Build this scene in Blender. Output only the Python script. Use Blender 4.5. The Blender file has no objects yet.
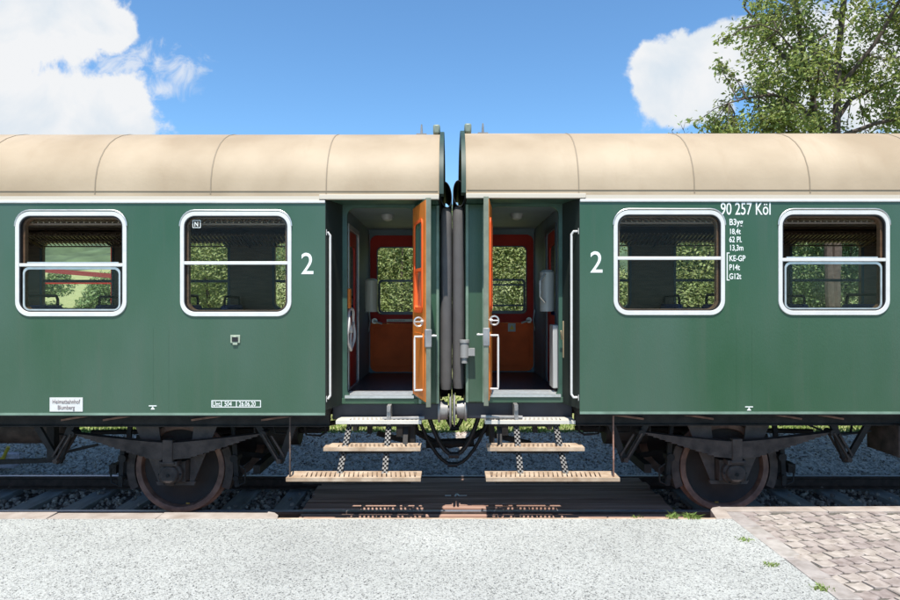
import bpy, bmesh, math, random
import numpy as np
from mathutils import Vector, Matrix
random.seed(7); RNG = np.random.default_rng(7)
S = bpy.context.scene; COL = S.collection
PI = math.pi; R = math.radians

# ------------------------------------------------------------------ camera, sky, sun, exposure
F = 655.0                                  # focal length in pixels of a 900 px wide picture
HZ = 303.0                                 # row of the horizon in that picture
EYE = 2.36                                 # metres above the rail head (z = 0)
cd = bpy.data.cameras.new('camera'); cam = bpy.data.objects.new('camera', cd); COL.objects.link(cam)
cam.location = (0, 0, EYE); cam.rotation_euler = (R(90), 0, 0)
cd.sensor_width = 36; cd.lens = F * 36 / 900; cd.shift_y = (HZ - 300) / 900
cd.clip_start = .1; cd.clip_end = 3000
S.camera = cam
SUN_DIR = Vector((.04, .42, -1)).normalized()          # the way the light travels
SUN_EL = math.asin(-SUN_DIR.z); SUN_AZ = math.atan2(-SUN_DIR.x, -SUN_DIR.y)
sl = bpy.data.lights.new('sun', 'SUN'); sl.energy = 5.0; sl.angle = R(.5); sl.color = (1, .95, .87)
so = bpy.data.objects.new('sun', sl); COL.objects.link(so)
so.rotation_euler = SUN_DIR.to_track_quat('-Z', 'Y').to_euler(); so.location = (-3, -10, 20)
S.view_settings.view_transform = 'Standard'; S.view_settings.look = 'None'
S.view_settings.gamma = 1; S.view_settings.use_curve_mapping = False
S.view_settings.exposure = .45
S.render.engine = 'CYCLES'
S.cycles.max_bounces = 8; S.cycles.transparent_max_bounces = 16

def world():
    w = bpy.data.worlds.new('World'); S.world = w; w.use_nodes = True
    nt = w.node_tree; n = nt.nodes; L = nt.links; n.clear()
    out = n.new('ShaderNodeOutputWorld'); bg = n.new('ShaderNodeBackground'); L.new(bg.outputs[0], out.inputs[0])
    bg.inputs[1].default_value = .13
    sky = n.new('ShaderNodeTexSky'); sky.sky_type = 'NISHITA'; sky.sun_disc = False
    sky.sun_elevation = SUN_EL; sky.sun_rotation = SUN_AZ
    sky.air_density = 1.0; sky.dust_density = .35; sky.ozone_density = 2.6; sky.altitude = 700
    tc = n.new('ShaderNodeTexCoord'); sx = n.new('ShaderNodeSeparateXYZ'); L.new(tc.outputs['Generated'], sx.inputs[0])
    def M(op, a, b=None, c=None):
        m = n.new('ShaderNodeMath'); m.operation = op
        for i, v in enumerate((a, b, c)):
            if v is None: continue
            if isinstance(v, (int, float)): m.inputs[i].default_value = v
            else: L.new(v, m.inputs[i])
        return m.outputs[0]
    X, Y, Z = sx.outputs
    ya = M('MAXIMUM', M('ABSOLUTE', Y), .08)
    u = M('DIVIDE', X, ya); v = M('DIVIDE', Z, ya)
    cv = n.new('ShaderNodeCombineXYZ'); L.new(u, cv.inputs[0]); L.new(v, cv.inputs[1]); L.new(M('SIGN', Y), cv.inputs[2])
    def noise(scale, detail, rough=.55, dist=0, off=0):
        t = n.new('ShaderNodeTexNoise'); t.inputs['Scale'].default_value = scale; t.inputs['Detail'].default_value = detail
        t.inputs['Roughness'].default_value = rough; t.inputs['Distortion'].default_value = dist
        a = n.new('ShaderNodeVectorMath'); a.operation = 'ADD'; a.inputs[1].default_value = (off, off, 0)
        L.new(cv.outputs[0], a.inputs[0]); L.new(a.outputs[0], t.inputs['Vector'])
        return t.outputs[0]
    def blob(px, py, rx, ry):
        du = M('MULTIPLY', M('SUBTRACT', u, (px - 450) / F), F / rx)
        dv = M('MULTIPLY', M('SUBTRACT', v, (HZ - py) / F), F / ry)
        return M('SUBTRACT', 1, M('SQRT', M('ADD', M('MULTIPLY', du, du), M('MULTIPLY', dv, dv))))
    def union(bl):
        r = bl[0]
        for b in bl[1:]: r = M('SMOOTH_MAX', r, b, .12)
        return r
    front = M('GREATER_THAN', Y, 0)
    big = union([blob(20, 10, 118, 62), blob(35, 125, 128, 62), blob(-90, 60, 150, 130), blob(105, 122, 58, 42), blob(60, 20, 75, 34), blob(112, 28, 26, 26),
                 blob(692, 72, 58, 46), blob(672, 88, 40, 42), blob(760, 52, 80, 38), blob(850, 75, 120, 75), blob(690, 95, 52, 34), blob(654, 66, 20, 26)])
    b1 = noise(9, 9, .62, .2); b2 = noise(26, 6, .6, .3, 3.1)
    d = M('ADD', big, M('MULTIPLY', M('SUBTRACT', b1, .5), 1.1)); d = M('ADD', d, M('MULTIPLY', M('SUBTRACT', b2, .5), .45))
    def smooth(x, a, b):
        m = n.new('ShaderNodeMapRange'); m.interpolation_type = 'SMOOTHSTEP'
        m.inputs[1].default_value = a; m.inputs[2].default_value = b; L.new(x, m.inputs[0]); return m.outputs[0]
    mb = smooth(d, -.03, .17)
    wisp = union([blob(132, 60, 50, 30), blob(182, 72, 36, 36), blob(160, 90, 44, 22), blob(664, 118, 34, 24), blob(110, 70, 40, 40)])
    w1 = noise(20, 8, .65, .8, 9.3)
    mw = M('MULTIPLY', smooth(M('ADD', wisp, M('MULTIPLY', M('SUBTRACT', w1, .55), 3.4)), .1, 1.1), .72)
    back = noise(2.2, 8, .6, .2, 5.5)
    mback = M('MULTIPLY', smooth(back, .52, .68), M('SUBTRACT', 1, front))
    mask = M('MAXIMUM', M('MULTIPLY', M('MAXIMUM', mb, mw), front), mback)
    mask = M('MULTIPLY', mask, smooth(Z, .0, .06))
    sh = noise(7, 7, .55, .3, 1.7)
    cr = n.new('ShaderNodeValToRGB'); L.new(sh, cr.inputs[0])
    cr.color_ramp.elements[0].position = .36; cr.color_ramp.elements[0].color = (.72, .8, .88, 1)
    cr.color_ramp.elements[1].position = .56; cr.color_ramp.elements[1].color = (.9, .915, .935, 1)
    cm = n.new('ShaderNodeVectorMath'); cm.operation = 'SCALE'; L.new(cr.outputs[0], cm.inputs[0]); cm.inputs['Scale'].default_value = CLOUD
    mix = n.new('ShaderNodeMix'); mix.data_type = 'RGBA'
    tn = n.new('ShaderNodeVectorMath'); tn.operation = 'MULTIPLY'; L.new(sky.outputs[0], tn.inputs[0]); tn.inputs[1].default_value = (.76, 1.05, 1.18)
    L.new(mask, mix.inputs[0]); L.new(tn.outputs[0], mix.inputs[6]); L.new(cm.outputs[0], mix.inputs[7])
    L.new(mix.outputs[2], bg.inputs[0])
CLOUD = 5.6
world()

# ------------------------------------------------------------------ materials
MATS = {}
def mat(name, col, rough=.6, metal=0, var=0, vscale=4, bump=0, bscale=30, coat=0, col2=None, stretch=(1, 1, 1), detail=6, spec=.5, wave=0, rand=0, transl=0):
    if name in MATS: return MATS[name]
    m = bpy.data.materials.new(name); m.use_nodes = True; nt = m.node_tree; n = nt.nodes; L = nt.links
    p = n['Principled BSDF']; p.inputs['Roughness'].default_value = rough; p.inputs['Metallic'].default_value = metal
    p.inputs['Coat Weight'].default_value = coat; p.inputs['Coat Roughness'].default_value = .12
    p.inputs['Specular IOR Level'].default_value = spec
    p.inputs['Base Color'].default_value = (*col, 1)
    tc = n.new('ShaderNodeTexCoord'); mp = n.new('ShaderNodeMapping'); L.new(tc.outputs['Object'], mp.inputs[0]); mp.inputs['Scale'].default_value = stretch
    c_out = None
    if var or col2:
        t = n.new('ShaderNodeTexNoise'); t.inputs['Scale'].default_value = vscale; t.inputs['Detail'].default_value = detail; L.new(mp.outputs[0], t.inputs[0])
        cr = n.new('ShaderNodeValToRGB'); L.new(t.outputs[0], cr.inputs[0])
        a = tuple(max(0, c * (1 - var)) for c in col); b = col2 if col2 else tuple(c * (1 + var) for c in col)
        cr.color_ramp.elements[0].position = .32; cr.color_ramp.elements[0].color = (*a, 1)
        cr.color_ramp.elements[1].position = .68; cr.color_ramp.elements[1].color = (*b, 1)
        c_out = cr.outputs[0]; L.new(c_out, p.inputs['Base Color'])
    if rand:
        g = n.new('ShaderNodeNewGeometry'); hs = n.new('ShaderNodeHueSaturation')
        mr = n.new('ShaderNodeMapRange'); L.new(g.outputs['Random Per Island'], mr.inputs[0]); mr.inputs[3].default_value = 1 - rand; mr.inputs[4].default_value = 1 + rand
        L.new(mr.outputs[0], hs.inputs['Value'])
        mh = n.new('ShaderNodeMath'); mh.operation = 'MULTIPLY_ADD'; L.new(g.outputs['Random Per Island'], mh.inputs[0]); mh.inputs[1].default_value = .03; mh.inputs[2].default_value = .485
        L.new(mh.outputs[0], hs.inputs['Hue'])
        if c_out: L.new(c_out, hs.inputs['Color'])
        else: hs.inputs['Color'].default_value = (*col, 1)
        c_out = hs.outputs[0]; L.new(c_out, p.inputs['Base Color'])
    if bump or wave:
        t2 = n.new('ShaderNodeTexNoise'); t2.inputs['Scale'].default_value = bscale; t2.inputs['Detail'].default_value = 5; L.new(mp.outputs[0], t2.inputs[0])
        bp = n.new('ShaderNodeBump'); bp.inputs['Strength'].default_value = bump; bp.inputs['Distance'].default_value = .01; L.new(t2.outputs[0], bp.inputs['Height'])
        if wave:
            t3 = n.new('ShaderNodeTexNoise'); t3.inputs['Scale'].default_value = 1.6; t3.inputs['Detail'].default_value = 1.5; L.new(mp.outputs[0], t3.inputs[0])
            b3 = n.new('ShaderNodeBump'); b3.inputs['Strength'].default_value = 1; b3.inputs['Distance'].default_value = wave; L.new(t3.outputs[0], b3.inputs['Height'])
            L.new(b3.outputs[0], bp.inputs['Normal'])
        L.new(bp.outputs[0], p.inputs['Normal'])
        if coat: L.new(bp.outputs[0], p.inputs['Coat Normal'])
    if transl:
        tr = n.new('ShaderNodeBsdfTranslucent'); mx = n.new('ShaderNodeMixShader'); mx.inputs[0].default_value = transl
        if c_out: L.new(c_out, tr.inputs[0])
        else: tr.inputs[0].default_value = (*col, 1)
        L.new(p.outputs[0], mx.inputs[1]); L.new(tr.outputs[0], mx.inputs[2]); L.new(mx.outputs[0], n['Material Output'].inputs[0])
    MATS[name] = m; return m

green = mat('green_paint', (.026, .082, .038), .32, spec=.35, col2=(.056, .108, .074), var=.0, vscale=.9, bump=.12, bscale=90, coat=.28, stretch=(1, 1, .45), wave=.014)
green2 = mat('green_grey_paint', (.17, .25, .19), .45, var=.2, vscale=6, bump=.1)
green_dk = mat('dark_green_paint', (.035, .085, .06), .4, var=.25, vscale=5, bump=.1)
roofm = mat('roof_cream', (.38, .285, .18), .62, col2=(.44, .345, .235), var=.16, vscale=1.1, bump=.12, bscale=25, wave=.006)
white = mat('white_paint', (.66, .65, .62), .4, var=.05, vscale=12, bump=.05)
lett = mat('lettering_white', (.78, .8, .76), .5)
letr = mat('lettering_grey', (.25, .2, .2), .6)
lety = mat('lettering_yellow', (.75, .55, .05), .6)
alu = mat('aluminium', (.62, .62, .6), .38, metal=.75, var=.1, vscale=14)
gasket = mat('gasket_black', (.012, .012, .013), .55)
dkframe = mat('dark_frame', (.05, .06, .075), .35, metal=.3)
lining = mat('brown_panel', (.12, .07, .04), .4, var=.25, vscale=5, stretch=(1, 1, 6))
ceilm = mat('ceiling_panel', (.3, .24, .17), .5, var=.1)
floorm = mat('dark_linoleum', (.03, .032, .038), .45, var=.25, vscale=9)
vest = mat('blue_grey_panel', (.15, .2, .215), .6, var=.1, vscale=3, bump=.04)
redp = mat('red_lacquer', (.42, .03, .02), .6, spec=.2, var=.12, vscale=4, bump=.04)
orangep = mat('orange_brown_lacquer', (.8, .12, .025), .6, spec=.2, var=.16, vscale=3, bump=.05)
orangel = mat('orange_lacquer', (.68, .2, .03), .5, spec=.3, var=.15, vscale=5, bump=.04)
cream = mat('cream_enamel', (.6, .58, .46), .35)
seatm = mat('blue_upholstery', (.05, .075, .22), .8, var=.2, vscale=30, bump=.2)
under = mat('grimy_black_steel', (.012, .012, .013), .65, spec=.3, col2=(.028, .025, .024), var=.35, vscale=7, bump=.3, bscale=60)
under2 = mat('grimy_brown_steel', (.05, .038, .034), .65, spec=.3, col2=(.09, .066, .056), var=.35, vscale=9, bump=.3, bscale=60)
rust = mat('rusty_wheel', (.17, .085, .062), .6, col2=(.26, .14, .1), var=.35, vscale=9, bump=.3, bscale=50)
steel = mat('pale_steel', (.27, .265, .26), .5, metal=.3, var=.2, vscale=10, bump=.1)
railm = mat('rail_head_steel', (.4, .42, .5), .42, metal=.6)
railr = mat('rusty_rail', (.09, .055, .04), .8, var=.3, vscale=12, bump=.3)
rubber = mat('grey_rubber', (.105, .1, .1), .75, var=.12, vscale=5, bump=.1, bscale=8)
hoseb = mat('black_hose', (.012, .012, .014), .5)
stepm = mat('weathered_step_board', (.44, .3, .19), .6, col2=(.56, .44, .32), var=.25, vscale=6, bump=.2)
deckm = mat('dark_timber', (.33, .18, .135), .75, spec=.2, col2=(.5, .33, .26), var=.4, vscale=2.5, bump=.5, bscale=20, stretch=(.25, 5, 5))
sleeperm = mat('grey_sleeper', (.3, .29, .28), .8, var=.25, vscale=3, bump=.4, bscale=25, stretch=(4, .6, 1))
stonem = mat('ballast_stone', (.38, .31, .26), .85, rand=.6, var=.2, vscale=30, bump=.3, bscale=60)
pinks = mat('kerb_stone', (.33, .265, .215), .8, col2=(.42, .36, .31), var=.15, vscale=6, bump=.35, bscale=60)
paverm = mat('paver_stone', (.3, .245, .21), .8, rand=.17, col2=(.42, .36, .32), var=.16, vscale=14, bump=.35, bscale=110)
leafm = mat('bush_leaf', (.34, .39, .15), .55, rand=.32, transl=.5)
leafd = mat('dark_leaf', (.18, .25, .09), .5, rand=.4, transl=.35)
leaft = mat('tree_leaf', (.3, .35, .1), .5, rand=.38, transl=.45)
barkm = mat('bark', (.09, .065, .05), .85, var=.3, vscale=10, bump=.6, bscale=25)
grassm = mat('meadow', (.25, .29, .1), .9, col2=(.36, .36, .15), var=.3, vscale=3, bump=.5, bscale=14)
bladem = mat('grass_blade', (.22, .3, .07), .6, rand=.4, transl=.3)
concm = mat('concrete', (.55, .5, .42), .8, var=.15, vscale=12, bump=.3)
yellowm = mat('yellow_paint', (.75, .5, .05), .5)
pinkm = mat('pale_pink_stone', (.6, .5, .55), .8, var=.2, vscale=20)
forestm = mat('forest', (.045, .08, .035), .95, col2=(.09, .14, .06), var=.4, vscale=.12, bump=1, bscale=.3, detail=10)

def grime(m, scale, stretch, dark, lo=.52, hi=.72):
    """dirt of its own colour over a paint, in streaks or patches"""
    nt = m.node_tree; n = nt.nodes; L = nt.links; p = n['Principled BSDF']; src = p.inputs['Base Color'].links[0].from_socket
    tc = n.new('ShaderNodeTexCoord'); mp = n.new('ShaderNodeMapping'); mp.inputs['Scale'].default_value = stretch; L.new(tc.outputs['Object'], mp.inputs[0])
    t = n.new('ShaderNodeTexNoise'); t.inputs['Scale'].default_value = scale; t.inputs['Detail'].default_value = 7; t.inputs['Roughness'].default_value = .65; L.new(mp.outputs[0], t.inputs[0])
    mr = n.new('ShaderNodeMapRange'); mr.inputs[1].default_value = lo; mr.inputs[2].default_value = hi; mr.inputs[4].default_value = .55; L.new(t.outputs[0], mr.inputs[0])
    mx = n.new('ShaderNodeMix'); mx.data_type = 'RGBA'; L.new(mr.outputs[0], mx.inputs[0]); L.new(src, mx.inputs[6]); mx.inputs[7].default_value = (*dark, 1); L.new(mx.outputs[2], p.inputs['Base Color'])
grime(roofm, 3.2, (1, .25, .25), (.31, .215, .13), .56, .85)
grime(green, 7, (1, 1, .07), (.072, .1, .07), .5, .85)
grime(white, 14, (1, 1, .4), (.4, .36, .3), .62, .85)
grime(stepm, 9, (1, 1, 1), (.3, .2, .13), .5, .75)

def glassm():
    m = bpy.data.materials.new('window_glass'); m.use_nodes = True; n = m.node_tree.nodes; L = m.node_tree.links; n.clear()
    o = n.new('ShaderNodeOutputMaterial'); t = n.new('ShaderNodeBsdfTransparent'); g = n.new('ShaderNodeBsdfGlossy'); x = n.new('ShaderNodeMixShader')
    t.inputs[0].default_value = (.975, .99, .98, 1); g.inputs['Roughness'].default_value = .02
    f = n.new('ShaderNodeLayerWeight'); f.inputs[0].default_value = .5
    pw = n.new('ShaderNodeMath'); pw.operation = 'POWER'; pw.inputs[1].default_value = 5; L.new(f.outputs['Facing'], pw.inputs[0])
    ml = n.new('ShaderNodeMath'); ml.operation = 'MULTIPLY_ADD'; ml.inputs[1].default_value = .9; ml.inputs[2].default_value = .006; L.new(pw.outputs[0], ml.inputs[0])
    L.new(ml.outputs[0], x.inputs[0]); L.new(t.outputs[0], x.inputs[1]); L.new(g.outputs[0], x.inputs[2]); L.new(x.outputs[0], o.inputs[0])
    return m
glass = glassm()

def gravel(name, base, lo, hi, scale, bumpd, patch=.12):
    m = bpy.data.materials.new(name); m.use_nodes = True; nt = m.node_tree; n = nt.nodes; L = nt.links; p = n['Principled BSDF']; p.inputs['Roughness'].default_value = .9
    tc = n.new('ShaderNodeTexCoord'); outs = []
    vs = []
    for sc in (scale, scale * .45):
        v = n.new('ShaderNodeTexVoronoi'); v.inputs['Scale'].default_value = sc; L.new(tc.outputs['Object'], v.inputs['Vector']); vs.append(v)
    sp = n.new('ShaderNodeSeparateColor'); L.new(vs[0].outputs['Color'], sp.inputs[0])
    sp2 = n.new('ShaderNodeSeparateColor'); L.new(vs[1].outputs['Color'], sp2.inputs[0])
    av = n.new('ShaderNodeMath'); av.operation = 'MULTIPLY_ADD'; L.new(sp.outputs[0], av.inputs[0]); av.inputs[1].default_value = .65
    hv = n.new('ShaderNodeMath'); hv.operation = 'MULTIPLY'; L.new(sp2.outputs[1], hv.inputs[0]); hv.inputs[1].default_value = .35; L.new(hv.outputs[0], av.inputs[2])
    cr = n.new('ShaderNodeValToRGB'); L.new(av.outputs[0], cr.inputs[0])
    e = cr.color_ramp.elements; e[0].position = .12; e[0].color = (*[c * lo for c in base], 1); e[1].position = .85; e[1].color = (*[c * hi for c in base], 1)
    e2 = cr.color_ramp.elements.new(.33); e2.color = (*[c * .92 for c in base], 1)
    ns = n.new('ShaderNodeTexNoise'); ns.inputs['Scale'].default_value = .9; ns.inputs['Detail'].default_value = 5; L.new(tc.outputs['Object'], ns.inputs[0])
    mr = n.new('ShaderNodeMapRange'); L.new(ns.outputs[0], mr.inputs[0]); mr.inputs[1].default_value = .3; mr.inputs[2].default_value = .7; mr.inputs[3].default_value = 1 - patch; mr.inputs[4].default_value = 1 + patch
    sc_ = n.new('ShaderNodeVectorMath'); sc_.operation = 'SCALE'; L.new(cr.outputs[0], sc_.inputs[0]); L.new(mr.outputs[0], sc_.inputs['Scale'])
    L.new(sc_.outputs[0], p.inputs['Base Color'])
    bp = n.new('ShaderNodeBump'); bp.inputs['Strength'].default_value = .8; bp.inputs['Distance'].default_value = bumpd; bp.invert = True
    L.new(vs[0].outputs['Distance'], bp.inputs['Height']); L.new(bp.outputs[0], p.inputs['Normal'])
    return m
platm = gravel('pale_chippings', (.37, .375, .35), .2, 1.3, 150, .005)
farm = gravel('grey_chippings', (.38, .33, .285), .45, 1.7, 45, .012, .2)
soilm = gravel('dark_ballast_bed', (.12, .095, .08), .5, 1.6, 30, .02, .2)
sandm = gravel('joint_sand', (.11, .1, .08), .5, 1.3, 150, .003)

# ------------------------------------------------------------------ mesh helpers
class MB:
    def __init__(s, xf=None): s.v = []; s.f = []; s.xf = xf
    def add(s, vs, fs):
        b = len(s.v); s.v += [tuple(s.xf(*p)) if s.xf else tuple(p) for p in vs]; s.f += [tuple(b + i for i in f) for f in fs]
    def box(s, x0, x1, y0, y1, z0, z1):
        s.add([(x, y, z) for x in (x0, x1) for y in (y0, y1) for z in (z0, z1)],
              [(0, 1, 3, 2), (4, 6, 7, 5), (0, 4, 5, 1), (2, 3, 7, 6), (0, 2, 6, 4), (1, 5, 7, 3)])
    def bar(s, p, q, w, h, up=(0, 0, 1)):
        p = Vector(p); q = Vector(q); d = (q - p).normalized(); a = d.cross(Vector(up))
        if a.length < 1e-4: a = d.cross(Vector((0, 1, 0)))
        a.normalize(); b = a.cross(d)
        vs = [c + a * (i * w / 2) + b * (j * h / 2) for c in (p, q) for i, j in ((-1, -1), (1, -1), (1, 1), (-1, 1))]
        s.add(vs, [(0, 1, 2, 3), (7, 6, 5, 4), (0, 4, 5, 1), (1, 5, 6, 2), (2, 6, 7, 3), (3, 7, 4, 0)])
    def tube(s, pts, r, n=8, rs=None, caps=True, sx=1):
        pts = [Vector(p) for p in pts]; k = len(pts); vs = []; fs = []
        prev = None
        for i, p in enumerate(pts):
            d = (pts[min(i + 1, k - 1)] - pts[max(i - 1, 0)]).normalized()
            if prev is None: a = d.cross(Vector((0, 0, 1))) if abs(d.z) < .9 else d.cross(Vector((0, 1, 0)))
            else: a = prev - d * prev.dot(d)
            a.normalize(); prev = a; b = d.cross(a); rr = rs[i] if rs else r
            vs += [p + a * (math.cos(t) * rr * sx) + b * (math.sin(t) * rr) for t in (2 * PI * j / n for j in range(n))]
        for i in range(k - 1):
            for j in range(n):
                fs.append((i * n + j, i * n + (j + 1) % n, (i + 1) * n + (j + 1) % n, (i + 1) * n + j))
        if caps: fs += [tuple(range(n))[::-1], tuple(range((k - 1) * n, k * n))]
        s.add(vs, fs)
    def cyl(s, p, q, r, r2=None, n=20): s.tube([p, q], r, n, rs=[r, r if r2 is None else r2])
    def lathe(s, c, prof, n=40, caps=True):                       # profile [(y, r)] turned round the Y axis through c
        vs = []; fs = []; k = len(prof)
        for y, r in prof: vs += [(c[0] + r * math.cos(2 * PI * j / n), c[1] + y, c[2] + r * math.sin(2 * PI * j / n)) for j in range(n)]
        for i in range(k - 1):
            for j in range(n): fs.append((i * n + j, i * n + (j + 1) % n, (i + 1) * n + (j + 1) % n, (i + 1) * n + j))
        if caps: fs += [tuple(range(n)), tuple(range((k - 1) * n, k * n))[::-1]]
        s.add(vs, fs)
    def prism(s, pts, fn, d0, d1):                      # outline of (a, b) pairs between depths d0 and d1
        n = len(pts)
        s.add([fn(a, b, d0) for a, b in pts] + [fn(a, b, d1) for a, b in pts],
              [tuple(range(n)), tuple(range(2 * n - 1, n - 1, -1))] + [(i, (i + 1) % n, n + (i + 1) % n, n + i) for i in range(n)])
    def ring(s, o, i, fn, d0, d1):                      # closed band between two loops of the same length
        n = len(o); vs = [fn(a, b, d) for d in (d0, d1) for lp in (o, i) for a, b in lp]; fs = []
        for k in range(n):
            m = (k + 1) % n
            fs += [(k, m, n + m, n + k), (2 * n + k, 3 * n + k, 3 * n + m, 2 * n + m), (k, 2 * n + k, 2 * n + m, m), (n + k, n + m, 3 * n + m, 3 * n + k)]
        s.add(vs, fs)
    def build(s, name, m, parent=None, bevel=0, smooth=True, ang=35, label=None, uv=None):
        off = WL(parent)
        me = bpy.data.meshes.new(name); me.from_pydata([(a - off[0], b - off[1], c - off[2]) for a, b, c in s.v], [], s.f)
        bm = bmesh.new(); bm.from_mesh(me); bmesh.ops.recalc_face_normals(bm, faces=bm.faces); bm.to_mesh(me); bm.free()
        me.materials.append(m)
        if smooth: me.shade_smooth(); me.set_sharp_from_angle(angle=R(ang))
        o = bpy.data.objects.new(name, me); COL.objects.link(o); o.parent = parent
        if bevel:
            b = o.modifiers.new('bevel', 'BEVEL'); b.width = bevel; b.segments = 2; b.limit_method = 'ANGLE'; b.angle_limit = R(40)
        if label: o['label'] = label
        return o
def WL(o):
    v = Vector((0, 0, 0))
    while o is not None: v = v + Vector(o.location); o = o.parent
    return v
def tag(o, label=None, cat=None, group=None, kind=None, category=None):
    cat = cat or category
    for k, v in (('label', label), ('category', cat), ('group', group), ('kind', kind)):
        if v: o[k] = v
    return o
def empty(name, loc):
    o = bpy.data.objects.new(name, None); COL.objects.link(o); o.location = loc; o.empty_display_size = .2; return o
def rr(a0, a1, b0, b1, r, n=6):
    pts = []
    for cx, cy, t0 in ((a1 - r, b1 - r, 0), (a0 + r, b1 - r, 90), (a0 + r, b0 + r, 180), (a1 - r, b0 + r, 270)):
        pts += [(cx + r * math.cos(R(t0 + 90 * i / n)), cy + r * math.sin(R(t0 + 90 * i / n))) for i in range(n + 1)]
    return pts
def holepanel(mb, a0, a1, b0, b1, holes, fn, d0, d1, n=6):
    """a wall between depths d0 and d1 with rounded openings; holes sorted along a: (h0, h1, k0, k1, r)"""
    cuts = [a0] + [(holes[i][1] + holes[i + 1][0]) / 2 for i in range(len(holes) - 1)] + [a1]
    if not holes: mb.prism([(a0, b0), (a1, b0), (a1, b1), (a0, b1)], fn, d0, d1); return
    for i, h in enumerate(holes):
        c0, c1 = cuts[i], cuts[i + 1]
        lp = rr(*h, n); N = len(lp); cor = [(c1, b1), (c0, b1), (c0, b0), (c1, b0)]
        vs = []; fs = []
        for d in (d0, d1): vs += [fn(a, b, d) for a, b in lp] + [fn(a, b, d) for a, b in cor]
        M_ = N + 4
        for k in range(4):
            st = k * (n + 1)
            for j in range(n):
                fs += [(st + j, st + j + 1, N + k), (M_ + st + j + 1, M_ + st + j, M_ + N + k)]
            e = st + n; nx = ((k + 1) % 4) * (n + 1); kc = N + (k + 1) % 4
            fs += [(e, nx, kc, N + k), (M_ + nx, M_ + e, M_ + N + k, M_ + kc)]
        for k in range(N): fs.append((k, (k + 1) % N, M_ + (k + 1) % N, M_ + k))
        for k in range(4):
            if (k == 1 and i > 0) or (k == 3 and i < len(holes) - 1): continue
            fs.append((N + k, N + (k + 1) % 4, M_ + N + (k + 1) % 4, M_ + N + k))
        mb.add(vs, fs)
def text(name, s, size, fn, m, parent, sx=.8, bold=.012, thick=.0015, align='LEFT', label=None):
    """lettering as a thin mesh; fn(a, b, d) maps the flat text into the world"""
    cu = bpy.data.curves.new(name, 'FONT'); cu.body = s; cu.size = size; cu.align_x = align; cu.offset = bold * size; cu.extrude = thick; cu.resolution_u = 4
    t = bpy.data.objects.new(name, cu); COL.objects.link(t); bpy.context.view_layer.update()
    me = bpy.data.meshes.new_from_object(t.evaluated_get(bpy.context.evaluated_depsgraph_get()))
    bpy.data.objects.remove(t); off = WL(parent)
    for v in me.vertices: v.co = Vector(fn(v.co.x * sx, v.co.y, -v.co.z)) - off
    me.materials.clear(); me.materials.append(m); me.name = name
    o = bpy.data.objects.new(name, me); COL.objects.link(o); o.parent = parent
    if label: o['label'] = label
    return o

# ------------------------------------------------------------------ main measures
YS, YC, YF = 6.74, 8.19, 9.64             # near side, middle and far side of the carriages
YD = 7.15                                 # plane of the recessed entrance
YR1, YR2 = 7.44, 8.945                    # rail centre lines
PZ = .38                                  # platform height above the rail head
FL = 1.345                                # carriage floor
ZB, ZT = 1.205, 3.385                     # bottom and top of the green side
EAVE = 3.46
def px(x, Y): return (x - 450) * Y / F
def pz(y, Y): return EYE - (y - HZ) * Y / F

# ------------------------------------------------------------------ ground
def sheet(name, m, x0, x1, y0, y1, z, nx=1, ny=1, zf=None, **k):
    vs = []; fs = []
    for j in range(ny + 1):
        for i in range(nx + 1):
            x = x0 + (x1 - x0) * i / nx; y = y0 + (y1 - y0) * j / ny
            vs.append((x, y, zf(x, y) if zf else z))
    for j in range(ny):
        for i in range(nx):
            a = j * (nx + 1) + i; fs.append((a, a + 1, a + nx + 2, a + nx + 1))
    me = bpy.data.meshes.new(name); me.from_pydata(vs, [], fs); me.materials.append(m); me.shade_smooth()
    o = bpy.data.objects.new(name, me); COL.objects.link(o); tag(o, **k); return o
from mathutils import noise as mn
def fz(x, y):                                           # ground beyond the near rail
    t = min(1, max(0, (y - 9.25) / 1.3)); t = t * t * (3 - 2 * t)
    return -.235 + .44 * t + .015 * mn.noise(Vector((x * 1.7, y * 2.3, 0)))
sheet('track_bed', soilm, -30, 30, 5.9, 9.3, -.235, 200, 24, fz, kind='structure')
sheet('gravel_path', farm, -30, 30, 9.3, 10.95, 0, 220, 20, fz, kind='structure')
def mz(x, y):
    return .21 + .03 * mn.noise(Vector((x * .5, y * .5, 1))) + 0
sheet('meadow', grassm, -40, 40, 10.95, 40, 0, 100, 40, mz, kind='structure')
sheet('ground', grassm, -900, 900, 40, 900, .1, 40, 40, lambda x, y: .15 + max(0, y - 60) * .095, kind='structure')
def hz(x, y):
    t = min(1, (y - 160) / 240)
    return 8 + t * (52 + 10 * mn.noise(Vector((x * .006, 0, 3)))) + 3 * mn.noise(Vector((x * .07, y * .07, 0))) + 1.5 * mn.noise(Vector((x * .3, y * .3, 0)))
sheet('hills', forestm, -700, 500, 160, 420, 0, 300, 60, hz, kind='structure')
# platform body
mb = MB(); mb.box(-60, 2.585, -30, 6.0, -.6, PZ); tag(mb.build('platform', platm, smooth=False), kind='structure')
mb = MB(); mb.box(2.585, 60, -30, 6.21, -.6, PZ - .012); tag(mb.build('platform', sandm, smooth=False), kind='structure')
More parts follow.
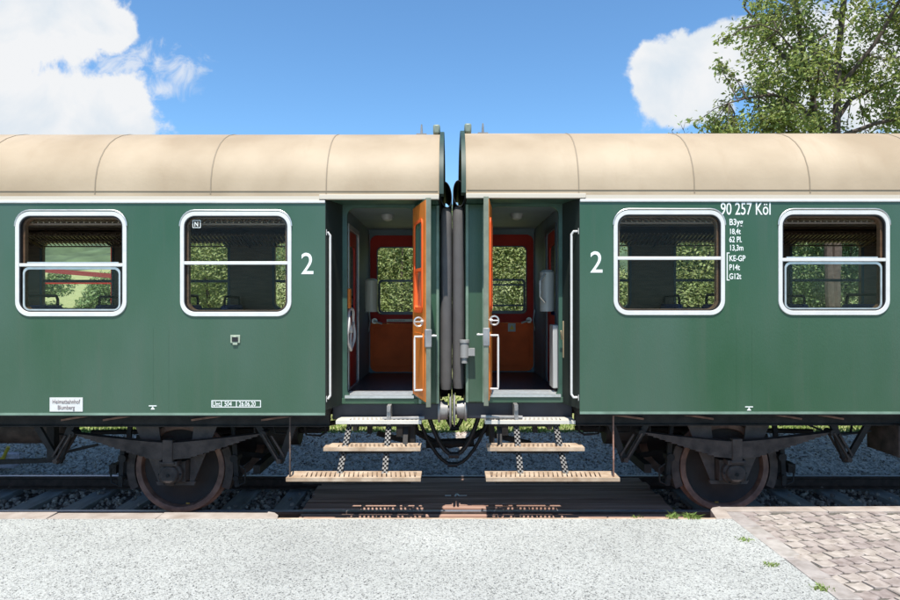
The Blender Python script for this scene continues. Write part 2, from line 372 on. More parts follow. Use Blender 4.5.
# kerb stones of the platform edge
mb = MB(); x = -1.72
def kerb(mb, x0, x1, y0, y1, z0, z1, c=.012):
    z1 += random.uniform(-.003, .003); y1 += random.uniform(-.006, .006)
    a = [random.uniform(-.005, .005) for _ in range(4)]
    mb.add([(x0, y0, z0), (x1, y0, z0), (x1, y1, z0), (x0, y1, z0), (x0, y0, z1), (x1, y0, z1), (x1, y1 - c, z1 + a[0]), (x0, y1 - c, z1 + a[1]), (x1, y1, z1 - c), (x0, y1, z1 - c)],
           [(4, 5, 6, 7), (7, 6, 8, 9), (9, 8, 2, 3), (0, 1, 5, 4), (0, 4, 7, 9, 3), (1, 2, 8, 6, 5), (0, 3, 2, 1)])
while x > -20:
    w = random.uniform(.95, 1.05); kerb(mb, x - w + .008, x, 6.0, 6.19, -.3, PZ + .006); x -= w
mb.prism([(-1.72 + .0, 6.0), (-1.58, 6.0), (-1.6, 6.1), (-1.65, 6.17), (-1.72, 6.2)], lambda a, b, d: (a, b, d), -.3, PZ + .006)
x = 2.62
while x < 20:
    w = random.uniform(.9, 1.1); kerb(mb, x, x + w - .006, 6.21, 6.36, -.3, PZ + .008); x += w
mb.prism([(2.62, 6.36), (2.53, 6.32), (2.49, 6.26), (2.44, 6.0), (2.585, 6.0), (2.62, 6.21)], lambda a, b, d: (a, b, d), -.3, PZ + .006)
tag(mb.build('kerb', pinks, bevel=.004, smooth=False), kind='structure')
mb = MB(); mb.box(-1.58, 2.44, 6.0, 6.03, -.3, PZ + .003); tag(mb.build('platform_edge_beam', stepm, bevel=.004), 'thin pale beam closing the gravel platform in front of the steps', 'beam')
# paving
mb = MB()
ang = R(13); ca, sa = math.cos(ang), math.sin(ang); bl, bw = .15, .13
for j in range(-50, 70):
    for i in range(-36, 60):
        cx_ = (i + .5 * (j % 2) + random.uniform(-.02, .02)) * bl; cy_ = j * bw
        X = 5 + cx_ * ca - cy_ * sa; Yy = 4 + cx_ * sa + cy_ * ca
        if X < 2.72 or X > 11.5 or Yy > 6.2 or Yy < 1.2: continue
        if X > 8 and Yy < 2.6: continue
        l2, w2 = bl / 2 - .007, bw / 2 - .007; dz = random.uniform(-.003, .003) + .01 * mn.noise(Vector((X * .8, Yy * .8, 0))); tt = [random.uniform(-.006, .006) for _ in range(4)]
        k = .018; pts = [(-l2, -w2 + k), (0, -w2 - k * .3), (l2, -w2 + k), (l2, w2 + k - .004), (0, w2 - k * .3), (-l2, w2 + k - .004)]
        ang2 = ang + random.uniform(-.03, .03); c2, s2 = math.cos(ang2), math.sin(ang2)
        def W(a, b, z): return (X + a * c2 - b * s2, Yy + a * s2 + b * c2, z)
        b_ = len(mb.v); top = PZ + dz
        mb.v += [W(a, b, PZ - .05) for a, b in pts] + [W(a, b, top - .005 + tt[0]) for a, b in pts] + [W(a * .93, b * .9, top + tt[q % 4] * .4) for q, (a, b) in enumerate(pts)]
        for lvl in (0, 6): mb.f += [(b_ + lvl + q, b_ + lvl + (q + 1) % 6, b_ + lvl + 6 + (q + 1) % 6, b_ + lvl + 6 + q) for q in range(6)]
        mb.f.append(tuple(b_ + 12 + q for q in range(6)))
tag(mb.build('paving', paverm, smooth=False), kind='structure')
mb = MB(); y = 6.2
while y > 0:
    w = random.uniform(.3, .42); x0 = 2.585 + random.uniform(-.008, .008); tz = random.uniform(-.004, .006)
    mb.prism([(x0, y - w + .012), (x0 + .17, y - w + .012), (x0 + .165, y), (x0 + .004, y)], lambda a, b, d: (a, b, d), PZ - .1, PZ + .006 + tz); y -= w
tag(mb.build('kerb', mat('edging_slab', (.3, .26, .23), .8, rand=.12, col2=(.4, .36, .33), var=.15, vscale=9, bump=.3, bscale=90), bevel=.006, smooth=False), kind='structure')

# ------------------------------------------------------------------ track
def rail(Yc, label):
    r = empty('rail', (0, Yc, -.17))
    pr = [(-.036, -.004), (-.028, 0), (.028, 0), (.036, -.004), (.036, -.03), (.012, -.045), (.009, -.13), (.065, -.15), (.065, -.165), (-.065, -.165), (-.065, -.15), (-.009, -.13), (-.012, -.045), (-.036, -.03)]
    mb = MB(); mb.prism([(a + Yc, b - .002) for a, b in pr], lambda a, b, d: (d, a, b), -30, 30); mb.build('web', railr, r)
    mb = MB(); mb.box(-30, 30, Yc - .027, Yc + .027, -.002, .001); mb.build('running_surface', railm, r)
    tag(r, label, 'rail')
rail(YR1, 'near steel rail under the wheels beside the platform edge'); rail(YR2, 'far steel rail with a shiny head beyond the timber crossing')
def sleeper(x):
    mb = MB(); mb.box(x - .125, x + .125, 6.95, 9.45, -.35, -.172); return mb
xs = [-5.3 + .65 * i for i in range(-7, 25)]
side = lambda x: 'left' if x < 0 else 'right'
s0 = None
nl = [x for x in xs if x < -1.75 or x > 2.65]
ordn = ['first', 'second', 'third', 'fourth', 'fifth', 'sixth', 'seventh', 'eighth', 'ninth', 'tenth', 'eleventh', 'twelfth', 'thirteenth', 'fourteenth']
lefts = sorted([x for x in nl if x < 0], reverse=True); rights = sorted([x for x in nl if x > 0])
for side_, lst in (('left', lefts), ('right', rights)):
    for k, x in enumerate(lst):
        o = sleeper(x).build('sleeper', sleeperm, bevel=.01) if s0 is None else s0.copy()
        if s0 is None: s0 = o; x00 = x
        else: COL.objects.link(o); o.location.x = x - x00
        tag(o, 'grey sleeper in the dark ballast, %s one %s of the timber crossing' % (ordn[k], side_), 'sleeper', 'sleepers across the track')
# ballast stones
ICO = None
def stones(name, pts, sizes, m, **k):
    bm = bmesh.new(); bmesh.ops.create_icosphere(bm, subdivisions=1, radius=1); bv = np.array([v.co[:] for v in bm.verts]); bf = np.array([[v.index for v in f.verts] for f in bm.faces]); bm.free()
    N = len(pts); q = RNG.normal(size=(N, 4)); q /= np.linalg.norm(q, axis=1)[:, None]; w, x, y, z = q.T
    Rm = np.stack([1 - 2 * (y * y + z * z), 2 * (x * y - w * z), 2 * (x * z + w * y), 2 * (x * y + w * z), 1 - 2 * (x * x + z * z), 2 * (y * z - w * x), 2 * (x * z - w * y), 2 * (y * z + w * x), 1 - 2 * (x * x + y * y)], 1).reshape(N, 3, 3)
    sc = RNG.uniform(.55, 1.15, (N, 1, 3)) * np.asarray(sizes)[:, None, None]
    jit = 1 + RNG.uniform(-.22, .22, (N, len(bv), 1))
    V = np.einsum('nij,nkj->nki', Rm, bv[None] * jit * sc) + np.asarray(pts)[:, None]
    Fc = (bf[None] + (np.arange(N) * len(bv))[:, None, None]).reshape(-1, 3)
    me = bpy.data.meshes.new(name); me.from_pydata(V.reshape(-1, 3).tolist(), [], Fc.tolist()); me.materials.append(m)
    o = bpy.data.objects.new(name, me); COL.objects.link(o); tag(o, **k); return o
N = 7500; X = RNG.uniform(-7.5, 7.8, N); Y = RNG.uniform(7.5, 9.45, N); ok = ~((X > -1.7) & (X < 2.6) & (Y < 8.9)); X, Y = X[ok], Y[ok]
z = np.array([fz(a, b) for a, b in zip(X, Y)]) + RNG.uniform(.0, .035, len(X))
sl_ = np.min(np.abs(X[:, None] - np.array(xs)[None]), axis=1) < .13
keep = ~sl_ | (RNG.random(len(X)) < .06); X, Y, z, sl_ = X[keep], Y[keep], z[keep], sl_[keep]; z = np.where(sl_ & (Y < 9.3), -.16, z)
stones('ballast', np.stack([X, Y, z], 1), RNG.uniform(.018, .038, len(X)), stonem, label='dark crushed stone between the sleepers', category='ballast', kind='stuff')
N = 9000; X = RNG.uniform(-8.5, 8.8, N); Y = RNG.uniform(9.2, 10.9, N)
z = np.array([fz(a, b) for a, b in zip(X, Y)])
stones('loose_stones', np.stack([X, Y, z + .004], 1), RNG.uniform(.008, .022, N), stonem, label='loose small stones on the gravel path beyond the track', category='stones', kind='stuff')
# timber crossing
dk = empty('timber_crossing', (.45, 8.2, -.2))
x0, x1 = -1.68, 2.575
for y0, y1 in [(7.52 + .193 * i, 7.52 + .193 * (i + 1) - .008) for i in range(7)] + [(6.09 + .21 * i, 6.09 + .21 * (i + 1) - .01) for i in range(6)]:
    mb = MB(); e = random.uniform(-.03, .03); hgt = random.uniform(-.006, .002)
    mb.box(x0 + e, x1 + e, y0, min(y1, 7.385) if y0 < 7.4 else y1, -.09, -.004 + hgt); mb.build('plank', deckm, dk, bevel=.006)
mb = MB(); P = lambda x, y: (px(x, 8.0), 8.0 + (498 - y) * .03, -.001)
for a, b in ((445, 451), ): mb.bar(P(a, 497), P(b, 497), .03, .003)
for a, b in (((455, 498), (457, 494)), ((457, 494), (459, 497)), ((459, 497), (467, 497))): mb.bar(P(*a), P(*b), .022, .003)
mb.build('chalk_mark', lett, dk)
tag(dk, 'dark brown plank crossing laid between and beside the rails below the carriage steps', 'crossing')

# ------------------------------------------------------------------ carriages
def carriage(s, gx, dz, label, left):
    T = lambda u, y, z: (gx + s * u, y, z + dz)
    root = empty('railway_carriage', (gx + s * 6.5, YC, 0)); tag(root, label, 'railway carriage')
    root['group'] = 'carriages coupled at the platform'
    B = lambda: MB(T)
    near = lambda a, b, d: (a, YS + d, b); far = lambda a, b, d: (a, YF - d, b)
    WU = [2.228 + 1.694 * k for k in range(6)]; UE = 12.6; U0 = 1.31
    hw, wz0, wz1 = .53, 2.258, 3.262
    # shell
    mb = B(); holepanel(mb, U0, UE, ZB, ZT, [(u - hw, u + hw, wz0, wz1, .12) for u in WU], near, 0, .03, 8)
    mb.build('side_wall', green, root, ang=30)
    for u in (2.92, 3.08, 4.77, 6.46, 8.16):
        mb = B(); mb.prism([(u, ZB + .03), (u + .006, ZB + .03), (u + .006, ZT - .01 if u > 4 else 2.1), (u, ZT - .01 if u > 4 else 2.1)], near, -.0015, .001); mb.build('weld_seam', green, root)
    mb = B(); mb.prism([(U0, ZB - .001), (UE, ZB - .001), (UE, ZB + .024), (U0, ZB + .024)], near, -.006, -.0005); mb.build('sill_strip', green2, root)
    fu = [u - .15 for u in WU]
    mb = B(); holepanel(mb, U0, UE, ZB, ZT, [(u - hw, u + hw, wz0, wz1, .12) for u in fu], far, 0, .03, 6)
    holepanel(mb, .14, U0, ZB, ZT, [(.40, 1.22, 1.34, 3.37, .1)], far, 0, .03)
    mb.build('side_wall', green, root)
    mb = B(); holepanel(mb, U0, UE, FL, 3.42, [(u - hw + .03, u + hw - .03, wz0 + .03, wz1 - .03, .09) for u in WU], near, .034, .09)
    mb.build('inner_lining', lining, root); mb = B()
    holepanel(mb, U0, UE, FL, 3.42, [(u - hw + .03, u + hw - .03, wz0 + .03, wz1 - .03, .09) for u in fu], far, .034, .09)
    mb.build('inner_lining', lining, root)
    mb = B(); mb.prism([(YS + .03, ZB + .02), (YF - .03, ZB + .02), (YF - .03, 3.44), (7.6, 4.1), (YS + .03, 3.44)], lambda a, b, d: (d, a, b), UE - .05, UE); mb.build('end_wall', green, root)
    # roof
    def prof(off=0, n=22):
        o = []
        for i in range(n + 1):
            t = PI * i / n; c, sn = math.cos(t), math.sin(t)
            o.append((YC - (1.45 + off) * math.copysign(abs(c) ** .8, c), EAVE + .02 + (.875 + off) * sn ** .92))
        return o
    mb = B(); P0 = prof(); P1 = prof(-.05); k = len(P0)
    xsn = [.139] + [1.30 + 1.19 * i for i in range(10)]
    P0 = [(YS - .002, EAVE)] + P0 + [(YF + .002, EAVE)]; P1 = [(YS + .05, EAVE)] + P1 + [(YF - .05, EAVE)]; k = len(P0)
    vs = [(u, a, b) for u in (.139, UE) for Q in (P0, P1) for a, b in Q]; fs = []
    for i in range(k - 1):
        fs += [(i, i + 1, 2 * k + i + 1, 2 * k + i), (k + i, k + i + 1, 3 * k + i + 1, 3 * k + i), (i, i + 1, k + i + 1, k + i), (2 * k + i, 2 * k + i + 1, 3 * k + i + 1, 3 * k + i)]
    fs += [(0, k, 3 * k, 2 * k), (k - 1, 2 * k - 1, 4 * k - 1, 3 * k - 1)]
    mb.add(vs, fs); rf = mb.build('roof', roofm, root, ang=40)
    mb = B(); Pa = prof(.004); Pb = prof(-.004)
    for u in xsn[1:]:                                  # lapped sheet joints
        vs = [(u + du, a, b) for du in (-.006, .006) for Q in (Pa, Pb) for a, b in Q]; kk = len(Pa); fs = []
        for i in range(kk - 1):
            fs += [(i, i + 1, 2 * kk + i + 1, 2 * kk + i), (i, i + 1, kk + i + 1, kk + i), (2 * kk + i, 2 * kk + i + 1, 3 * kk + i + 1, 3 * kk + i)]
        mb.add(vs, fs)
    mb.box(.15, UE, YS - .004, YS + .002, 3.508, 3.514)
    mb.build('seam', mat('seam_brown', (.24, .19, .13), .7), rf)
    mb = B(); mb.box(U0, UE, YS - .014, YS + .05, ZT + .002, ZT + .032); mb.build('rain_gutter', white, root, bevel=.006); mb = B(); mb.box(U0 + .061, UE, YS - .007, YS + .05, ZT + .0325, EAVE - .001); mb.build('eave_board', mat('cream_trim', (.6, .53, .43), .5), root); mb = B(); mb.box(.15, UE, YF - .05, YF + .012, ZT + .002, EAVE - .001); mb.build('rain_gutter', white, root)
    for y_ in (YS + .051, YF - .09):
        mb = B(); mb.box(U0 + .01, UE - .06, y_, y_ + .04, 3.40, 3.60); mb.build('cant_panel', lining, root)
    mb = B(); mb.box(.139, U0 + .06, YS - .018, YS + .03, EAVE - .035, EAVE + .015); mb.build('eave_trim', mat('cream_trim', (.6, .53, .43), .5), root, bevel=.005)
    # plate standing up at the roof's end
    mb = B(); Pe = prof(.03); base = [(YF + .0, 3.44), (YS + .0, 3.44)]
    Pi = prof(-.16)
    vs = [(u, a, b) for u in (.092, .137) for Q in (Pe, Pi) for a, b in Q]; kk = len(Pe); fs = []
    for i in range(kk - 1):
        fs += [(i, i + 1, 2 * kk + i + 1, 2 * kk + i), (i, i + 1, kk + i + 1, kk + i), (2 * kk + i, 2 * kk + i + 1, 3 * kk + i + 1, 3 * kk + i), (kk + i, kk + i + 1, 3 * kk + i + 1, 3 * kk + i)]
    fs += [(0, kk, 3 * kk, 2 * kk), (kk - 1, 2 * kk - 1, 4 * kk - 1, 3 * kk - 1)]
    mb.add(vs, fs); mb.build('end_plate', mat('end_plate_green', (.018, .045, .032), .55, var=.3, vscale=5), root)
    mb = B(); mb.box(.14, .22, 7.5, 8.9, 4.3, 4.41); mb.build('roof_lug', mat('pale_green_paint', (.2, .24, .19), .5), root, bevel=.02)
    mb = B(); mb.cyl((.36, 7.7, 4.3), (.36, 7.7, 4.46), .02, .008, 8); mb.box(.3, .42, 7.66, 7.74, 4.29, 4.345); mb.build('roof_bracket', steel, root)
    # vestibule shell ------------------------------------------------
    pl = lambda a, b, d: (a, YD + d, b)
    ol, oh = (.42, 1.17) if left else (.41, 1.18)
    mb = B(); mb.prism([(1.205, YD), (U0, YS + .03), (U0, YS), (U0 - .004, YS), (1.2, YD - .003)], lambda a, b, d: (a, b, d), ZB + .05, 3.44); mb.build('recess_wall', mat('shaded_green', (.014, .024, .02), .6), root)  # roof overhang's shade is put into this near-black green
    mb = B(); holepanel(mb, ol - .035, 1.205, FL - .09, 3.45, [(ol, oh - .02, FL - .02, 3.40, .09)], pl, 0, .05, 8); mb.build('door_frame', green_dk, root)
    mb = B(); mb.prism([(.14, ZB + .06), (ol - .036, ZB + .06), (ol - .036, 3.43), (.14, 3.43)], pl, -.02, .03); mb.build('corner_panel', green, root, bevel=.012)
    mb = B(); mb.bar((.16, YD - .03, ZB + .06), (.16, YD - .03, 3.42), .03, .02); mb.bar((ol - .07, YD - .03, ZB + .06), (ol - .07, YD - .03, 3.42), .03, .02); mb.build('corner_bead', green2, root, bevel=.004)
    mb = B(); mb.box(.15, U0, YS + .04, YD + .05, 3.43, 3.445); mb.build('soffit', green_dk, root)
    mb = B(); mb.box(.15, 1.3, YD - .015, YD + .06, ZB + .055, FL - .025); mb.build('door_sill', green, root, bevel=.006)
    mb = B(); mb.box(ol, oh, YD - .03, YD + .36, FL - .022, FL + .008)
    for i in range(6): mb.box(ol + .02, oh - .02, YD + .03 + i * .05, YD + .045 + i * .05, FL + .008, FL + .011)
    mb.build('threshold_plate', alu, root)
    mb = B(); mb.box(.15, U0 + .1, YD + .061, YF - .1, FL - .09, FL - .002); mb.box(U0 + .1, UE - .06, YS + .1, YF - .1, FL - .09, FL - .002); mb.build('floor', floorm, root)
    Pc = prof(-.1, 16)
    mb = B(); vs = [(u, a, b - .02) for u in (U0 + .02, UE - .06) for a, b in Pc]; kk = len(Pc); mb.add(vs, [(i, i + 1, kk + i + 1, kk + i) for i in range(kk - 1)]); mb.build('ceiling', ceilm, root)
    mb = B(); mb.box(.15, 1.2, YD + .05, YF - .1, 3.425, 3.44); mb.build('vestibule_ceiling', vest, root)
    mb = B(); mb.lathe_z = None
    mb.tube([(.78, 7.9, 3.425), (.78, 7.9, 3.40), (.78, 7.9, 3.365), (.78, 7.9, 3.35)], .1, 18, rs=[.075, .075, .055, .02]); mb.build('ceiling_lamp', mat('grey_enamel', (.36, .37, .34), .35), root)
    part = lambda a, b, d: (1.205 + d, a, b)
    mb = B(); holepanel(mb, YD + .05, YF - .1, FL, 3.425, [(7.62, 8.36, FL + .01, 3.22, .06)], part, 0, .04); mb.build('partition', vest, root)
    mb = B(); holepanel(mb, 7.56, 8.42, FL, 3.28, [(7.62, 8.36, FL + .01, 3.22, .05)], part, -.015, -.001); mb.build('door_surround', alu if left else dkframe, root)
    mb = B(); holepanel(mb, 7.62, 8.36, FL, 3.22, [(7.76, 8.22, 2.2, 3.05, .06)], part, .015, .035); mb.build('saloon_door', redp, root)
    ew = lambda a, b, d: (.15 + d, a, b)
    mb = B(); holepanel(mb, YD + .031, YF - .03, ZB + .06, 3.43, [(7.75, 8.63, FL + .02, 3.3, .08)], ew, 0, .04); mb.build('end_wall', green_dk, root)
    # far entrance door with its window
    vz = lambda a, b, d: (a, 9.54 - d, b)
    mb = B(); holepanel(mb, .16, 1.2, FL, 3.425, [(.40, 1.22 - .03, FL + .01, 3.345, .1)], vz, -.02, .01); mb.build('vestibule_wall', vest, root)
    dd = empty  # noqa
    mb = B(); holepanel(mb, .38, 1.235, 2.06, 3.36, [(.48, 1.085, 2.2, 3.17, .07)], vz, -.06, -.021); fd = mb.build('far_door', redp, root)
    mb = B(); mb.prism([(.40, FL + .005), (1.215, FL + .005), (1.215, 2.058), (.40, 2.058)], vz, -.055, -.025)
    mb.prism(rr(.46, 1.13, FL + .09, 2.0, .03, 3), vz, -.026, -.015); mb.build('lower_panel', orangep, fd, bevel=.004)
    mb = B(); mb.ring(rr(.50, 1.075, 2.205, 2.70, .06), rr(.53, 1.045, 2.235, 2.67, .04), vz, -.05, -.015); mb.ring(rr(.475, 1.095, 2.19, 3.18, .07), rr(.49, 1.08, 2.205, 3.165, .06), vz, -.021, -.01)
    if not left: mb.prism([(.5, 2.60), (1.07, 2.60), (1.07, 2.625), (.5, 2.625)], vz, -.045, -.02); mb.prism([(.5, 2.30), (1.07, 2.30), (1.07, 2.325), (.5, 2.325)], vz, -.045, -.02)
    mb.build('window_sash', dkframe, fd)
    mb = B(); mb.prism([(.52, 2.22), (1.05, 2.22), (1.05, 2.69), (.52, 2.69)], vz, -.036, -.033); mb.build('pane', glass, fd, smooth=False)
    mb = B(); mb.tube([(1.12, 9.5, 2.1), (1.12, 9.42, 2.1), (1.0, 9.42, 2.06)], .014, 8); mb.cyl((1.12, 9.52, 2.1), (1.12, 9.49, 2.1), .04); mb.tube([(1.2, 9.45, 2.25), (1.17, 9.4, 2.1), (1.2, 9.45, 1.95)], .012, 8); mb.build('handle', alu, fd)
    if left:
        mb = B(); mb.prism([(.5, 2.085), (.95, 2.085), (.95, 2.125), (.5, 2.125)], vz, -.02, -.014); mb.build('notice_strip', cream, fd)
        text('notice_lettering', 'Nicht hinauslehnen', .036, lambda a, b, d: T(.93 - a, 9.54 + .0135 + d - .002, 2.095 + b), letr, fd, sx=.9)
    else:
        mb = B(); mb.prism([(.82, 1.93), (.93, 1.93), (.93, 2.05), (.82, 2.05)], vz, -.02, -.012); mb.build('warning_sticker', mat('sticker_grey', (.5, .52, .48), .5), fd)
        mb = B(); mb.prism([(.84, 1.96), (.91, 1.96), (.875, 2.03)], vz, -.012, -.009); mb.build('warning_triangle', yellowm, fd)
        for k_, (tx, yy) in enumerate((('NICHT', 3.39 - .06), ('HINAUSLEHNEN', 3.36 - .075))): pass
    # fittings on the partition
    if left:
        mb = B(); mb.tube([(1.09, 8.85, 2.24), (1.09, 8.85, 2.66)], .085, 18); mb.tube([(1.09, 8.85, 2.66), (1.09, 8.85, 2.69)], .09, 18, rs=[.09, .05]); mb.build('waste_bin', cream, root)
        mb = B(); n = 28; c = (1.15, 7.44, 2.06)
        ringp = [(c[0] + .008 * math.sin(4 * t), c[1] + .235 * math.cos(t), c[2] + .235 * math.sin(t)) for t in (2 * PI * i / n for i in range(n + 1))]
        mb.tube(ringp, .017, 8)
        for t in (.3, .3 + 2 * PI / 3, .3 + 4 * PI / 3): mb.tube([c, (c[0], c[1] + .23 * math.cos(t), c[2] + .23 * math.sin(t))], .011, 6)
        mb.cyl((1.13, c[1], c[2]), (1.204, c[1], c[2]), .04); mb.build('brake_handwheel', white, root)
        mb = B(); mb.box(1.13, 1.2, 7.22, 7.34, 2.3, 2.52); mb.build('wall_lamp', orangel, root, bevel=.01)
    else:
        mb = B(); mb.tube([(1.1, 7.6, 2.25), (1.1, 7.6, 2.7)], .085, 18); mb.tube([(1.1, 7.6, 2.7), (1.1, 7.6, 2.73)], .09, 18, rs=[.09, .05])
        mb.build('waste_bin', mat('grey_enamel', (.36, .37, .34), .35), root)
        mb = B(); mb.tube([(1.06, 7.5, 2.68), (1.0, 7.45, 2.6), (1.0, 7.45, 2.42), (1.06, 7.5, 2.36)], .012, 8); mb.build('bin_handle', alu, root)
        mb = B(); mb.box(1.12, 1.204, 7.3, 7.55, FL + .05, 2.1); mb.build('pale_box', mat('pale_grey', (.45, .46, .46), .4), root, bevel=.01)  # plain pale grey box low on the partition
        mb = B(); mb.box(1.195, 1.203, 7.3, 7.42, 2.8, 3.05); mb.build('notice', cream, root)
        mb = B(); mb.box(1.2, 1.24, YD - .04, YD, 1.75, 2.15); mb.tube([(1.19, YD - .05, 1.95), (1.17, YD - .09, 2.05)], .012, 6); mb.build('door_catch', mat('ochre_paint', (.35, .28, .17), .5), root, bevel=.008)
    # open door leaf ---------------------------------------------------
    if left: h0 = Vector((.385 + .026, YD + .01)); h1 = Vector((.246, 6.5))
    else: h0 = Vector((.408, YD + .01)); h1 = Vector((.338, 6.5))
    e = (h1 - h0).normalized(); Lf = (h1 - h0).length; nn = Vector((-e.y, e.x)); 
    if nn.x < 0: nn = -nn                              # towards larger u: the inner face
    lf = lambda a, b, d: (h0.x + e.x * a + nn.x * d, h0.y + e.y * a + nn.y * d, b)
    z0, z1 = FL + .01, 3.405
    mb = B(); holepanel(mb, 0, Lf, z0, z1, [(.14, Lf - .14, 2.28, 3.2, .06)], lf, -.022, .016); dl = mb.build('door_leaf', green, root, bevel=.004, label='entrance door folded open, green outside and orange inside')
    mb = B(); holepanel(mb, .012, Lf - .012, z0 + .02, z1 - .02, [(.13, Lf - .13, 2.27, 3.21, .05)], lf, .0165, .024)
    mb.prism(rr(.1, Lf - .1, z0 + .1, 2.05, .03, 3), lf, .024, .031)
    mb.build('inner_face', orangel, dl)
    mb = B(); mb.ring(rr(.12, Lf - .12, 2.26, 3.22, .07), rr(.15, Lf - .15, 2.29, 3.19, .05), lf, .025, .037); mb.ring(rr(.15, Lf - .15, 2.29, 2.72, .04), rr(.175, Lf - .175, 2.315, 2.69, .03), lf, .0, .034); mb.build('window_sash', orangep, dl)
    mb = B(); mb.prism([(.14, 2.28), (Lf - .14, 2.28), (Lf - .14, 2.72), (.14, 2.72)], lf, -.002, .002); mb.build('pane', glass, dl, smooth=False)
    mb = B(); mb.prism([(Lf + .001, z0 - .03), (Lf + .012, z0 - .03), (Lf + .012, z1), (Lf + .001, z1)], lf, -.03, .02)
    mb.build('closing_edge', mat('closing_edge_grey', (.17, .185, .135), .5, var=.2, vscale=8), dl, bevel=.004)
    mb = B(); mb.prism([(Lf - .02, 1.92), (Lf + .022, 1.92), (Lf + .022, 2.1), (Lf - .02, 2.1)], lf, -.036, .03); mb.build('lock_case', steel, dl, bevel=.008)
    mb = B(); mb.tube([lf(Lf - .05, 2.03, -.02), lf(Lf - .05, 2.03, -.09), lf(Lf - .05, 2.03, -.1)], .01, 8); mb.tube([lf(Lf - .05, 2.03, -.09), lf(Lf - .17, 2.03, -.09)], .011, 8); mb.build('handle', white, dl)
    mb = B(); g = .3
    mb.tube([lf(Lf - .12, 2.02, .03), lf(Lf - .12, 2.02, .11), lf(Lf - .12, 1.99, .11), lf(Lf - .12, 1.5, .11), lf(Lf - .12, 1.48, .11), lf(Lf - .12, 1.48, .03)], .011, 8)
    mb.build('grab_handle', white, dl)
    mb = B()
    cen = Vector(lf(Lf - .12, 2.17, .07)); mb.tube([cen + Vector((.045 * math.cos(t) * nn.x, .045 * math.cos(t) * nn.y, .045 * math.sin(t))) for t in (2 * PI * i / 16 for i in range(17))], .009, 6)
    mb.cyl(lf(Lf - .12, 2.17, .025), lf(Lf - .12, 2.17, .05), .02); mb.cyl(lf(Lf - .12, 2.17, .03), lf(Lf - .12, 2.17, .11), .008, n=8); mb.build('twist_handle', alu, dl)
    mb = B()
    for zz in (1.6, 2.4, 3.2): mb.cyl(lf(-.005, zz - .05, -.02), lf(-.005, zz + .05, -.02), .014, n=10)
    mb.build('hinge', green2, dl)
    # handrail at the end of the side
    zt, zb = pz(238, 6.85), pz(393, 6.85)
    mb = B(); ur = 1.27 if left else 1.235
    mb.tube([(U0 + .005, 6.79, zt + .05), (ur + .02, 6.79, zt + .05), (ur, 6.8, zt + .02), (ur, 6.8, zt), (ur, 6.8, zb), (ur, 6.8, zb - .02), (ur + .02, 6.79, zb - .05), (U0 + .005, 6.79, zb - .05)], .0125, 8)
    mb.box(U0 - .012, U0 + .0, 6.755, 6.83, zt + .02, zt + .08); mb.box(U0 - .012, U0 + .0, 6.755, 6.83, zb - .08, zb - .02)
    mb.build('handrail', white, root)
    # windows ----------------------------------------------------------
    for i, u in enumerate(WU):
        openw = (i % 2 == 1)
        a0, a1, b0, b1 = u - .572, u + .572, 2.222, 3.302
        mb = B(); mb.ring(rr(a0, a1, b0, b1, .15, 8), rr(a0 + .041, a1 - .041, b0 + .046, b1 - .046, .112, 8), near, -.014, .018)
        w = mb.build('window', white, root, bevel=.004, ang=50, label='window with its top sash lowered' if openw else 'window with closed sashes')
        mb = B(); mb.ring(rr(a0 + .04, a1 - .04, b0 + .045, b1 - .045, .112, 8), rr(a0 + .052, a1 - .052, b0 + .055, b1 - .058, .1, 8), near, -.006, .03); mb.build('gasket', gasket, w)
        zb_ = pz(263 if left else 259.5, YS) if not openw else pz(265 if left else 261, YS)
        mb = B(); mb.box(a0 + .04, a1 - .04, YS - .010, YS + .025, zb_ - .017, zb_ + .017); mb.build('crossbar', white, w, bevel=.004)
        # rain trim hugging the top corners
        mb = B(); tr = [(a0 - .004, b1 - .15)]; 
        for (cx, t0, t1) in ((a0 + .15, 180, 90), (a1 - .15, 90, 0)):
            tr += [(cx + .152 * math.cos(R(t0 + (t1 - t0) * q / 6)), b1 - .15 + .162 * math.sin(R(t0 + (t1 - t0) * q / 6))) for q in range(7)]
        tr.append((a1 + .004, b1 - .15))
        mb.tube([near(a, b, -.012) for a, b in tr], .008, 6); mb.build('rain_trim', alu, w)
        mb = B()
        mb.prism([(a0 + .06, b0 + .06), (a1 - .06, b0 + .06), (a1 - .06, zb_), (a0 + .06, zb_)], near, .018, .022)
        if not openw: mb.prism([(a0 + .06, zb_), (a1 - .06, zb_), (a1 - .06, b1 - .06), (a0 + .06, b1 - .06)], near, .024, .028)
        mb.build('pane', glass, w, smooth=False)
        if openw:
            mb = B(); mb.ring(rr(a0 + .07, a1 - .07, b0 + .06, zb_ - .022, .06, 6), rr(a0 + .088, a1 - .088, b0 + .075, zb_ - .045, .05, 6), near, .004, .016); 
            mb.prism([(a0 + .1, zb_ + .021), (a1 - .1, zb_ + .021), (a1 - .1, zb_ + .033), (a0 + .1, zb_ + .033)], near, .026, .05); mb.build('lowered_sash', alu, w)
            mb = B(); mb.prism([(a0 + .08, b0 + .07), (a1 - .08, b0 + .07), (a1 - .08, zb_ - .03), (a0 + .08, zb_ - .03)], near, .034, .037); mb.build('lowered_pane', glass, w, smooth=False)
        if i == 0 and left:
            mb = B(); c = px(196, YS); c = -(c - gx); mb.ring(rr(c - .042, c + .042, 3.135, 3.215, .004, 2), rr(c - .036, c + .036, 3.141, 3.209, .003, 2), near, .017, .0175); mb.build('sticker', lett, w)
            text('sticker_lettering', 'N', .07, lambda a, b, d: (gx - c - .024 + a, YS + .0155 + d, 3.15 + b), lett, w)
